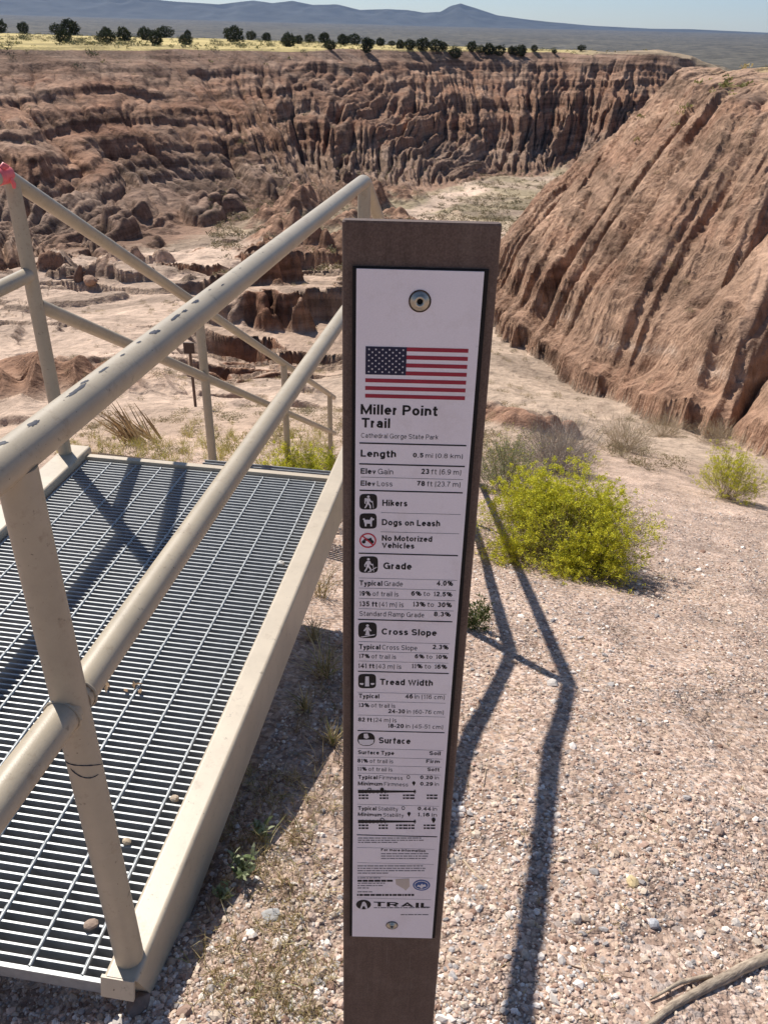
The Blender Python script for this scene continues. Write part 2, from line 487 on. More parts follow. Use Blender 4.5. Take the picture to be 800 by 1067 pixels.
QL = 1.0
azs = np.concatenate([np.linspace(-180, -70, 18)[:-1], np.linspace(-70, -33, 40)[:-1], np.linspace(-33, 33, int(1050 * QL))[:-1], np.linspace(33, 70, 40)[:-1], np.linspace(70, 180, 18)[:-1]])
rows = np.concatenate([[.002], np.geomspace(.08, .5, 14)[:-1], np.geomspace(.5, 9, int(330 * QL))[:-1], np.geomspace(9, 60, int(620 * QL))[:-1], np.geomspace(60, 235, int(820 * QL))[:-1], np.geomspace(235, 1000, 60)[:-1], np.geomspace(1000, 15200, 60)])
RR, AA = np.meshgrid(rows.astype(np.float32), np.radians(azs).astype(np.float32), indexing='ij')
GX, GY = RR * np.sin(AA), RR * np.cos(AA)
GZ, GC = terrain(GX, GY)
nr, na = GX.shape
ii, jj = np.meshgrid(np.arange(nr - 1), np.arange(na), indexing='ij')
j2 = (jj + 1) % na
quads = np.stack([ii * na + jj, ii * na + j2, (ii + 1) * na + j2, (ii + 1) * na + jj], -1).reshape(-1)

gm, n, b = new_mat('badlands_ground')
a = nd(n, 'ShaderNodeAttribute', attribute_name='base_col')
P = gpos(n)
f1 = noise(n, 55, 6, .65, P); f2 = noise(n, 3.0, 6, .65, P); f3 = noise(n, .35, 5, .6, P)
k1 = ramp(n, f1, [(.28, .62), (.5, 1.0), (.74, 1.32)])
k2 = ramp(n, f2, [(.28, .70), (.72, 1.25)])
k3 = ramp(n, f3, [(.3, .88), (.7, 1.12)])
c = mixc(n, 1.0, a.outputs['Color'], k1, 'MULTIPLY'); c = mixc(n, 1.0, c, k2, 'MULTIPLY'); c = mixc(n, 1.0, c, k3, 'MULTIPLY')
sep = n.nodes.new('ShaderNodeVectorMath'); sep.operation = 'LENGTH'; n.links.new(P, sep.inputs[0])
def rng(a_, b_):
    x = nd(n, 'ShaderNodeMapRange'); n.links.new(sep.outputs['Value'], x.inputs[0]); x.inputs[1].default_value = a_; x.inputs[2].default_value = b_; return x.outputs[0]
vo = nd(n, 'ShaderNodeTexVoronoi', i_Scale=75.0); n.links.new(P, vo.inputs['Vector'])
hs = nd(n, 'ShaderNodeSeparateColor'); n.links.new(vo.outputs['Color'], hs.inputs[0])
pebc = ramp(n, hs.outputs[0], [(.0, (.62, .55, .52)), (.3, (.95, .85, .80)), (.6, (1.15, 1.08, 1.0)), (.8, (1.45, 1.42, 1.42)), (.95, (.80, .84, .90))])
mz = nd(n, 'ShaderNodeMapping'); mz.inputs['Scale'].default_value = (1, 1, .10); n.links.new(P, mz.inputs[0])
flt = noise(n, 1.5, 7, .68, mz.outputs[0])
mb = nd(n, 'ShaderNodeMapping'); mb.inputs['Scale'].default_value = (.035, .035, 2.1); n.links.new(P, mb.inputs[0])
bed = noise(n, 1.0, 4, .6, mb.outputs[0])
cf = mixc(n, 1.0, c, ramp(n, flt, [(.30, (.58, .52, .48)), (.5, (1, 1, 1)), (.72, (1.28, 1.26, 1.22))]), 'MULTIPLY')
sn = n.nodes.new('ShaderNodeSeparateXYZ'); n.links.new(n.nodes.new('ShaderNodeNewGeometry').outputs['True Normal'], sn.inputs[0])
stp = nd(n, 'ShaderNodeMapRange'); n.links.new(sn.outputs[2], stp.inputs[0]); stp.inputs[1].default_value = .93; stp.inputs[2].default_value = .70
fm_ = nd(n, 'ShaderNodeMath', operation='MULTIPLY'); n.links.new(rng(12, 30), fm_.inputs[0]); n.links.new(stp.outputs[0], fm_.inputs[1])
farm = fm_.outputs[0]
c = mixc(n, farm, c, cf)
c = mixc(n, rng(12, 30), c, mixc(n, 1.0, c, ramp(n, bed, [(.40, .70), (.47, .98), (.53, 1.02), (.62, 1.26)]), 'MULTIPLY'))
near = nd(n, 'ShaderNodeMath', operation='SUBTRACT', i_0=1.0); n.links.new(rng(7, 16), near.inputs[1])
c = mixc(n, near.outputs[0], c, mixc(n, 1.0, c, pebc, 'MULTIPLY'))
fs_ = noise(n, .022, 6, .75, P)
farc = ramp(n, fs_, [(.42, .45), (.52, 1.0), (.62, 1.35)])
c = mixc(n, rng(280, 520), c, mixc(n, 1.0, c, farc, 'MULTIPLY'))
n.links.new(c, b.inputs['Base Color'])
b.inputs['Roughness'].default_value = .95; b.inputs['Specular IOR Level'].default_value = .1
nb = bump(n, None, f3, .6, .9)
nb = bump(n, None, f2, .7, .16, nb)
nb = bump(n, None, f1, .5, .012, nb)
vb = nd(n, 'ShaderNodeMath', operation='MULTIPLY'); n.links.new(vo.outputs['Distance'], vb.inputs[0]); n.links.new(near.outputs[0], vb.inputs[1])
vi = nd(n, 'ShaderNodeMath', operation='SUBTRACT', i_0=1.0); n.links.new(vb.outputs[0], vi.inputs[1])
nb = bump(n, None, vi.outputs[0], .6, .006, nb)
fb = nd(n, 'ShaderNodeMath', operation='MULTIPLY'); n.links.new(flt, fb.inputs[0]); n.links.new(farm, fb.inputs[1])
bump(n, b, fb.outputs[0], .8, .8, nb)
ground = mesh_np('ground', np.stack([GX, GY, GZ], -1).reshape(-1, 3), quads, 4, gm, smooth=True, colors=GC.reshape(-1, 3))
tag(ground, 'gravel slope, eroded badlands canyon and the plain beyond', 'ground', kind='structure')

def grid_z(xx, yy):
    """terrain height at arrays, exact function"""
    return terrain(np.asarray(xx, np.float32), np.asarray(yy, np.float32))[0]

# ------------------------------------------------------------------ mountains beyond the plain
def mountains():
    pa = np.array([-60, -40, -26, -22.7, -19.5, -17, -15.2, -13, -10.5, -8.5, -7.4, -6.2, -5, -3.6, -2.2, -.6, .6, 1.6, 2.6, 3.2, 3.8, 4.6, 6, 7.5, 9, 11.5, 15, 17, 19.5, 22, 28, 45, 60])
    pe = np.array([1.2, 1.6, 1.75, 1.8, 1.75, 1.70, 1.95, 1.72, 1.62, 1.95, 1.80, 2.0, 1.75, 1.85, 1.50, 1.60, 1.58, 1.42, 1.50, 1.95, 2.12, 1.85, 1.35, 1.15, .98, .78, .66, .70, .62, .55, .5, .7, .6]) 
    D = 13000.
    az = np.linspace(-60, 60, 900); t = np.linspace(0, 1, 60)
    A, T = np.meshgrid(np.radians(az), t, indexing='ij')
    prof = np.interp(np.degrees(A), pa, pe) * .73
    R = D - 3400 * (1 - T) + 2600 * np.maximum(T - .6, 0) * 2
    base0 = 45.
    hgt = np.tan(np.radians(prof)) * (D - 1360) - base0
    s = A * D
    shape = np.where(T < .6, sst(0, .62, T) ** 1.25, 1 - .5 * sst(.62, 1, T))
    rg = 1 - np.abs(pn(s / 900, R / 1500, 120)) * 1.3
    rg2 = 1 - np.abs(pn(s / 330, R / 700, 121)) * 1.3
    ero = (rg * .6 + rg2 * .4)
    Z = base0 + hgt * shape * (.55 + .45 * np.clip(ero, 0, 1.0) * (1 - sst(.5, .62, T) * .0)) 
    crest = np.abs(T - .61) < .02
    Z = np.where(T > .55, base0 + hgt * shape * (.97 + .03 * ero), Z * 1.0)
    V = np.stack([R * np.sin(A), R * np.cos(A), Z], -1).reshape(-1, 3)
    na_, nt_ = A.shape
    i, j = np.meshgrid(np.arange(na_ - 1), np.arange(nt_ - 1), indexing='ij')
    q = np.stack([i * nt_ + j, (i + 1) * nt_ + j, (i + 1) * nt_ + j + 1, i * nt_ + j + 1], -1).reshape(-1)
    mm = simple_mat('mountain_scrub', (.045, .048, .045), .95, .45, .004)
    o = mesh_np('mountains', V, q, 4, mm, smooth=True)
    tag(o, 'long blue mountain range on the horizon beyond the plain', 'mountains', kind='structure')
mountains()

# haze: one closed box of even thin air around everything
hz = MB(); hz.box((0, 0, 330), (15600, 0, 0), (0, 15600, 0), (0, 0, 420))
hm, n, b = new_mat('haze_air')
n.nodes.remove(b)
pv = nd(n, 'ShaderNodeVolumePrincipled', i_Density=2.9e-5, i_Anisotropy=0.0)
pv.inputs['Color'].default_value = (.36, .58, 1.0, 1)
n.links.new(pv.outputs[0], n.nodes['Material Output'].inputs['Volume'])
haze = hz.build('haze', hm)
tag(haze, 'thin blue haze over the plain', 'haze', kind='stuff')
# ------------------------------------------------------------------ placement helper: where a line of sight meets the ground
def ray_dir(px, py):
    v = fwd + right * ((px - 400) / 850.0) - upv * ((py - 533.5) / 850.0)
    return v.normalized()
def at(px, py):
    d = ray_dir(px, py)
    t = np.geomspace(.4, 500, 2600)
    X, Y, Zr = d.x * t, d.y * t, EYE + d.z * t
    Z = grid_z(X, Y)
    k = np.argmax(Zr <= Z)
    return Vector((X[k], Y[k], Z[k]))

# ------------------------------------------------------------------ paint, steel
def paint_mat(name, col):
    m, n, b = new_mat(name)
    P = opos(n)
    f = noise(n, 9, 6, .7, P); g = noise(n, 420, 3, .5, P); h = noise(n, 60, 5, .65, P)
    c = ramp(n, f, [(.28, tuple(k * .86 for k in col)), (.55, col), (.75, tuple(min(1, k * 1.08) for k in col))])
    sp = ramp(n, h, [(.64, 1.0), (.70, .60)])
    c = mixc(n, 1.0, c, sp, 'MULTIPLY')
    dirt = noise(n, 26, 7, .78, P)
    c = mixc(n, ramp(n, dirt, [(.56, 0.0), (.74, .55)]), c, (.20, .135, .085))
    fleck = noise(n, 170, 2, .5, P)
    c = mixc(n, ramp(n, fleck, [(.735, 0.0), (.755, .85)]), c, (.07, .05, .04))
    n.links.new(c, b.inputs['Base Color'])
    b.inputs['Roughness'].default_value = .42
    b.inputs['Specular IOR Level'].default_value = .45
    nb = bump(n, None, g, .22, .0008)
    bump(n, b, h, .15, .001, nb)
    return m
M_PAINT = paint_mat('beige_paint', (.43, .36, .265))
M_BEAM = paint_mat('beige_beam_paint', (.50, .415, .31))
M_CHIP = simple_mat('bare_primer', (.025, .028, .045), .6, .5, 300)
M_RUST = simple_mat('rusty_weld', (.09, .05, .03), .8, .5, 200)
def steel_mat():
    m, n, b = new_mat('galvanised_steel')
    P = opos(n)
    f = noise(n, 45, 5, .6, P)
    side = ramp(n, f, [(.3, (.20, .21, .22)), (.7, (.30, .31, .325))])       # dull zinc, darkened for the shade between the bars
    lit_top = ramp(n, f, [(.3, (.29, .305, .31)), (.7, (.42, .43, .43))])        # bar tops painted lighter, as if sunlit
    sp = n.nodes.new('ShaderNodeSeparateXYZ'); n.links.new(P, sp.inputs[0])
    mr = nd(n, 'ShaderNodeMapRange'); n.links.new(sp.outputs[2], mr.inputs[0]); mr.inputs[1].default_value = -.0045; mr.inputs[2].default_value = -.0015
    n.links.new(mixc(n, mr.outputs[0], side, lit_top), b.inputs['Base Color'])
    b.inputs['Metallic'].default_value = .15
    b.inputs['Roughness'].default_value = .45
    bump(n, b, f, .15, .001)
    return m
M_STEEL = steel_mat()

ROT = math.atan2(-DU[0], DU[1])     # turns local x,y into n,u
def frame_root(name, label, cat, group=None):
    return empty(name, (BR[0], BR[1], 0), label, cat, group, (0, 0, ROT))

RR_ = .0245
def rail(name, mat, root, pts, r=RR_, n=24):
    b = MB(); b.tube(pts, r, n); return b.build(name, mat, root)

# right handrail -----------------------------------------------------
hr = frame_root('handrail', 'beige pipe handrail with chipped paint crossing in front of the walkway', 'handrail', 'pipe handrails of the walkway')
S = -.557
def bend(p, q, s, rr=.07, k=5):
    """polyline p-q-s with the corner q rounded"""
    p, q, s = Vector(p), Vector(q), Vector(s)
    a = q + (p - q).normalized() * rr; c = q + (s - q).normalized() * rr
    out = [p]
    for i in range(k + 1):
        t = i / k
        out.append(a * (1 - t) ** 2 + q * 2 * t * (1 - t) + c * t * t)
    out.append(s)
    return out
UC = 2.39; ZT = 1.015; ZM = .63; DZ = .040
top = bend((0, -1.1, ZT + .02), (0, UC, ZT - DZ), (0, UC + 4.4, ZT - DZ + S * 4.4), .05)
tr = rail('top_rail', M_PAINT, hr, top)
rail('mid_rail', M_PAINT, hr, [(0, -1.1, ZM + .07), (0, -.012, ZM)])
rail('mid_rail', M_PAINT, hr, [(0, .012, ZM), (0, UC - .01, ZM - .045)])
rail('mid_rail', M_PAINT, hr, [(0, UC + .02, ZM - .055), (0, UC + 4.4, ZM - .055 + S * 4.4)])
for u, zt, zb in ((0, ZT - .012, -.005), (UC, ZT - DZ - .012, -.16), (UC + 2.2, ZT + S * 2.2 - .055, -1.5), (UC + 4.2, ZT + S * 4.2 - .055, -2.6), (-1.08, ZT - .01, .0)):
    rail('post', M_PAINT, hr, [(0, u, zb), (0, u, zt)])
# welds round the joints of the near post
for sgn in (-1, 1):
    b = MB(); z = ZM
    if True:
        ring = []
        for k in range(15):
            w = math.pi * 2 * k / 14
            ring.append((math.cos(w) * .0262, sgn * (.021 + .003 * abs(math.cos(w))), z + math.sin(w) * .0262))
        b.tube(ring, .0022, 6)
    b.build('weld', M_PAINT, hr)
b = MB()
for (w0, w1, dz, z0) in ((-2.4, .2, .012, .535), (-1.9, -.3, -.006, .528)):
    pts = [(math.cos(w0 + (w1 - w0) * k / 12) * .0250, math.sin(w0 + (w1 - w0) * k / 12) * .0250, z0 + dz * math.sin(k / 12 * 3.1) - .002 * k) for k in range(13)]
    b.tube(pts, [.0002] + [.0007, .0009, .0006, .001, .0005, .0008, .0007, .001, .0005, .0008, .0006] + [.0002], 6)
b.build('scratch', M_CHIP, hr)
# bare patches along the top of the rail, following its curve
def bare_patch(u, w, lu, lw, seed):
    rg = random.Random(seed)
    b = MB(); ctr = (u, w)
    rim = []
    K = 18
    for k in range(K):
        t = 2 * math.pi * k / K
        f = rg.uniform(.55, 1.15)
        rim.append((math.cos(t) * lu * f, math.sin(t) * lw * f))
    def P(du, dw):
        a = w + dw; R = RR_ + .00025
        du2 = du + dw * .02
        return (math.sin(a) * R, u + du2, ZT + math.cos(a) * R + .02 - (.02 + DZ) * (u + du2 + 1.1) / (UC + 1.1))
    vs = [P(0, 0)]
    for s in (.5, 1.0): vs += [P(x * s, y * s) for x, y in rim]
    fs = [(0, 1 + k, 1 + (k + 1) % K) for k in range(K)] + [(1 + k, 1 + K + k, 1 + K + (k + 1) % K, 1 + (k + 1) % K) for k in range(K)]
    b.add(vs, fs)
    return b.build('bare_patch', M_CHIP, tr)
for i, (u, w, lu, lw) in enumerate((u_, w_ + .62, a_ * 1.15, b_ * 1.1) for u_, w_, a_, b_ in ((-.015, -.62, .007, .20), (.045, -.42, .010, .16), (.155, -.45, .022, .16), (.185, -.62, .008, .12), (.235, -.48, .014, .10), (.30, -.50, .006, .07),
                                    (.36, -.55, .006, .10), (.415, -.42, .013, .22), (.50, -.40, .020, .13), (.54, -.34, .010, .12), (.60, -.42, .014, .16), (.68, -.5, .005, .06),
                                    (.73, -.15, .009, .05), (.86, -.4, .004, .05), (1.02, -.3, .003, .05))):
    bare_patch(u, w, lu, lw, 300 + i)

# left handrail ------------------------------------------------------
NL = -1.02; NR = -1.058
hl = frame_root('handrail', 'plain beige pipe handrail on the far side of the walkway, running down beside the stairs', 'handrail', 'pipe handrails of the walkway')
rail('top_rail', M_PAINT, hl, bend((NR, -1.1, 1.03), (NR, 1.80, 1.03), (NR, 6.85, 1.03 + S * 5.05), .018))
rail('mid_rail', M_PAINT, hl, [(NR, -1.1, .71), (NR, 1.815, .71)])
rail('mid_rail', M_PAINT, hl, [(NR, 1.84, .60), (NR, 6.85, .60 + S * 5.0)])
for u, zt, zb in ((-1.05, 1.02, .0), (.3, 1.02, .0), (1.83, 1.015, -.02), (3.35, 1.02 + S * 1.55, -1.1), (5.0, 1.02 + S * 3.2, -1.95), (6.65, 1.02 + S * 4.85, -2.9)):
    rail('post', M_PAINT, hl, [(NR, u, zb), (NR, u, zt)])

# pink tape on the far rail corner
M_TAPE = simple_mat('pink_tape', (.80, .16, .17), .5, .12, 60)
b = MB()
b.tube([(NR, 1.745, 1.03), (NR, 1.755, 1.031), (NR, 1.775, 1.03), (NR, 1.800, 1.031), (NR, 1.815, 1.03)], [.0255, .0275, .0262, .0278, .0255], 20, jitter=.02, seed=3)
b.tube([(NR + .010, 1.770, 1.052), (NR + .018, 1.775, 1.062), (NR + .028, 1.783, 1.056)], [.008, .011, .005], 8, jitter=.2, seed=5)
b.tube([(NR + .024, 1.787, 1.024), (NR + .028, 1.793, 1.004), (NR + .026, 1.795, .992)], [.007, .007, .005], 6, jitter=.3, seed=6)
tp = b.build('flagging_tape', M_TAPE)
tp.location = (BR[0], BR[1], 0); tp.rotation_euler = (0, 0, ROT)
tag(tp, 'bright pink tape tied round the far corner of a beige handrail', 'tape')

# walkway ------------------------------------------------------------
wk = frame_root('walkway', 'steel grating walkway framed by beige painted beams', 'walkway')
def beam(n0, n1, u0, u1, z0, z1, name='side_beam', cut=0.0, mat=M_BEAM):
    """rounded rectangular tube along u, near end cut on a slant"""
    b = MB(); r = .009; pr = []
    cx, cz = (n0 + n1) / 2, (z0 + z1) / 2; hx, hz_ = (n1 - n0) / 2, (z1 - z0) / 2
    for q, (sx, sz) in enumerate(((1, 1), (-1, 1), (-1, -1), (1, -1))):
        for k in range(9):
            a = math.pi / 2 * (q + k / 8)
            pr.append((cx + sx * (hx - r) + r * math.cos(a), cz + sz * (hz_ - r) + r * math.sin(a)))
    K = len(pr); N = 24
    vs = []
    for i in range(N + 1):
        for (x, z) in pr:
            u00 = u0 + cut * (z1 - z) / (z1 - z0)
            vs.append((x, u00 + (u1 - u00) * i / N, z))
    fs = [(i * K + k, (i + 1) * K + k, (i + 1) * K + (k + 1) % K, i * K + (k + 1) % K) for i in range(N) for k in range(K)]
    b.add(vs, fs, False)
    b.add(vs[:K], [tuple(range(K))]); b.add(vs[-K:], [tuple(reversed(range(K)))])
    o = b.build(name, mat, wk)
    try:
        o.data.use_auto_smooth = True
    except AttributeError:
        pass
    return o
beam(-.031, .031, -.040, 2.5, -.125, .03, cut=.05)
beam(NL - .069, NL + .031, -.035, 1.9, -.125, .03, cut=.06)
b = MB(); b.box(((NL) / 2, 1.862, -.055), (-NL / 2 - .034, 0, 0), (0, .012, 0), (0, 0, .066)); b.build('end_beam', M_BEAM, wk)
b = MB(); b.box((-.004, -.046, .010), (.030, 0, 0), (0, .003, 0), (0, .006, .019)); b.build('end_plate', M_BEAM, wk)
b = MB()
NA, NB = NL + .034, -.034
for k in range(98):
    u = -.014 + k * .0191
    b.box(((NA + NB) / 2, u, -.0160), ((NB - NA) / 2, 0, 0), (0, .0020, 0), (0, 0, .0150))
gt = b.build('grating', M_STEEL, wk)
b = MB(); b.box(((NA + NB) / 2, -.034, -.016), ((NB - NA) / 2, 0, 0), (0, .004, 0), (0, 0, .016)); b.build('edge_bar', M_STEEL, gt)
for k in range(10):
    x = NB - .045 - k * .1
    b = MB(); vs = []; fs = []; N = 150
    for i in range(N + 1):
        u = -.030 + i / N * 1.868
        for q in range(4):
            w = i * .55 + q * math.pi / 2
            vs.append((x + .0047 * math.cos(w), u, -.0015 + .0047 * math.sin(w)))
    for i in range(N):
        for q in range(4): fs.append((i * 4 + q, i * 4 + (q + 1) % 4, i * 4 + 4 + (q + 1) % 4, i * 4 + 4 + q))
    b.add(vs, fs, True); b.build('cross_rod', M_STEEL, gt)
# stairs that go down beyond the walkway
st = frame_root('stairs', 'steel stairs running down from the far end of the walkway', 'stairs')
for nx in (NL, 0):
    b = MB(); L = 4.7
    b.box((nx, 1.95 + L / 2 + (.6 if nx == 0 else 0) * .5, -.12 + S * L / 2), (.03, 0, 0), (0, (L - (.6 if nx == 0 else 0)) / 2, S * (L - (.6 if nx == 0 else 0)) / 2), (0, 0, .10))
    b.build('stringer', M_BEAM, st)
for k in range(2, 12):
    b = MB()
    u = 2.05 + k * .37
    for q in range(9): b.box((NL / 2, u + q * .032, -.20 + S * (k * .37)), (-NL / 2 - .034, 0, 0), (0, .0025, 0), (0, 0, .014))
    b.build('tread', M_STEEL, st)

# ------------------------------------------------------------------ trail sign on its post
LEAN = rad(2.5)
SX = .0224
zg0 = -.06
sg = empty('trail_sign', (SX, .556 + .0437 * zg0 - .0437 * 0, zg0), 'brown trail marker post with a long white information panel', 'sign', None, (-LEAN, 0, 0))
cl = math.cos(LEAN)
ZP = (1.298 - zg0) / cl            # local height of the panel's top edge
def post_mat():
    m, n, b = new_mat('brown_post')
    P = opos(n)
    f = noise(n, 700, 3, .6, P); g = noise(n, 14, 5, .6, P)
    mp = nd(n, 'ShaderNodeMapping'); mp.inputs['Scale'].default_value = (1, 1, .05); n.links.new(P, mp.inputs[0])
    h = noise(n, 160, 4, .6, mp.outputs[0])
    c = ramp(n, f, [(.35, (.098, .062, .048)), (.68, (.155, .102, .080))])
    c = mixc(n, 1.0, c, ramp(n, g, [(.3, .85), (.7, 1.12)]), 'MULTIPLY')
    c = mixc(n, 1.0, c, ramp(n, h, [(.30, .86), (.6, 1.05)]), 'MULTIPLY')
    n.links.new(c, b.inputs['Base Color'])
    sc_ = nd(n, 'ShaderNodeMapping'); sc_.inputs['Rotation'].default_value = (0, .5, 0); sc_.inputs['Scale'].default_value = (1, 1, .03); n.links.new(P, sc_.inputs[0])
    scr = noise(n, 420, 2, .5, sc_.outputs[0])
    c2 = mixc(n, ramp(n, scr, [(.70, 0.0), (.76, .30)]), c, (.24, .19, .165))
    dus = noise(n, 22, 7, .75, P)
    c2 = mixc(n, ramp(n, dus, [(.50, 0.0), (.75, .28)]), c2, (.27, .21, .17))
    n.links.new(c2, b.inputs['Base Color'])
    b.inputs['Roughness'].default_value = .62
    b.inputs['Specular IOR Level'].default_value = .3
    bump(n, b, f, .5, .0006)
    return m
M_POST = post_mat()
b = MB(); r = .0035; pr = []
hx, dy = .0583, .011
for q, (sx, sy) in enumerate(((1, 1), (-1, 1), (-1, -1), (1, -1))):
    for k in range(5):
        a = math.pi / 2 * (q + k / 4)
        pr.append((sx * (hx - r) + r * math.cos(a), .0035 + dy / 2 + sy * (dy / 2 - r) + r * math.sin(a)))
K = len(pr); zt = ZP + .0335
vs = [(x, y, -.25) for x, y in pr] + [(x, y, zt - .0015) for x, y in pr] + [(x * .98, .0035 + dy / 2 + (y - .0035 - dy / 2) * .94, zt) for x, y in pr]
fs = [(i * K + k, i * K + (k + 1) % K, (i + 1) * K + (k + 1) % K, (i + 1) * K + k) for i in range(2) for k in range(K)]
b.add(vs, fs); b.add(vs[2 * K:], [tuple(range(K))])
b.build('post', M_POST, sg)
# black sheet behind the panel, its margin painting the shadow gap
PW, PH = .0947, .7755
M_BLACK = simple_mat('black_print', (.012, .011, .013), .5, .2, 80, spec=.25)
M_GAP_SOCKET = simple_mat('gap_shade_and_socket', (.012, .010, .010), .8, .2, 80)
b = MB(); b.box((.0003, .0024, ZP - PH / 2), (PW / 2 + .0032, 0, 0), (0, .0012, 0), (0, 0, PH / 2 + .0012)); b.build('gap_shade', M_GAP_SOCKET, sg)
def panel_mat():
    m, n, b = new_mat('panel_face')
    P = opos(n)
    f = noise(n, 9, 5, .6, P); g = noise(n, 900, 2, .5, P); h = noise(n, 70, 6, .75, P)
    c = ramp(n, f, [(.3, (.80, .725, .75)), (.7, (.86, .79, .81))])
    c = mixc(n, 1.0, c, ramp(n, g, [(.2, .95), (.8, 1.04)]), 'MULTIPLY')
    c = mixc(n, 1.0, c, ramp(n, h, [(.66, 1.0), (.76, .74)]), 'MULTIPLY')
    d2 = noise(n, 16, 8, .8, P)
    c = mixc(n, ramp(n, d2, [(.52, 0.0), (.78, .42)]), c, (.52, .42, .36))
    n.links.new(c, b.inputs['Base Color'])
    b.inputs['Roughness'].default_value = .38
    b.inputs['Specular IOR Level'].default_value = .35
    return m
b = MB(); b.box((0, .0005, ZP - PH / 2), (PW / 2, 0, 0), (0, .0007, 0), (0, 0, PH / 2))
panel = b.build('panel', panel_mat(), sg)

# layout on the panel: reading points of the sign, in millimetres from its top centre
n3 = Vector((0, -math.cos(LEAN), math.sin(LEAN))); P0 = Vector((0, .613, 1.298))
def mm(px, py):
    d = ray_dir(px, py); o = Vector((0, 0, EYE))
    q = o + d * ((P0 - o).dot(n3) / d.dot(n3))
    return (q.x - SX) * 1000, (1.298 - q.z) / cl * 1000
CROP = {1: (340, 220), 2: (340, 460), 3: (340, 690), 4: (340, 860)}
def cp(c, x, y): return mm(CROP[c][0] + x / 4, CROP[c][1] + y / 4)
YF = -.00025                      # print sits just proud of the panel face at y=-.0002
def loc(xm, vm, k=1): return (xm / 1000, YF - .00012 * k, ZP - vm / 1000)

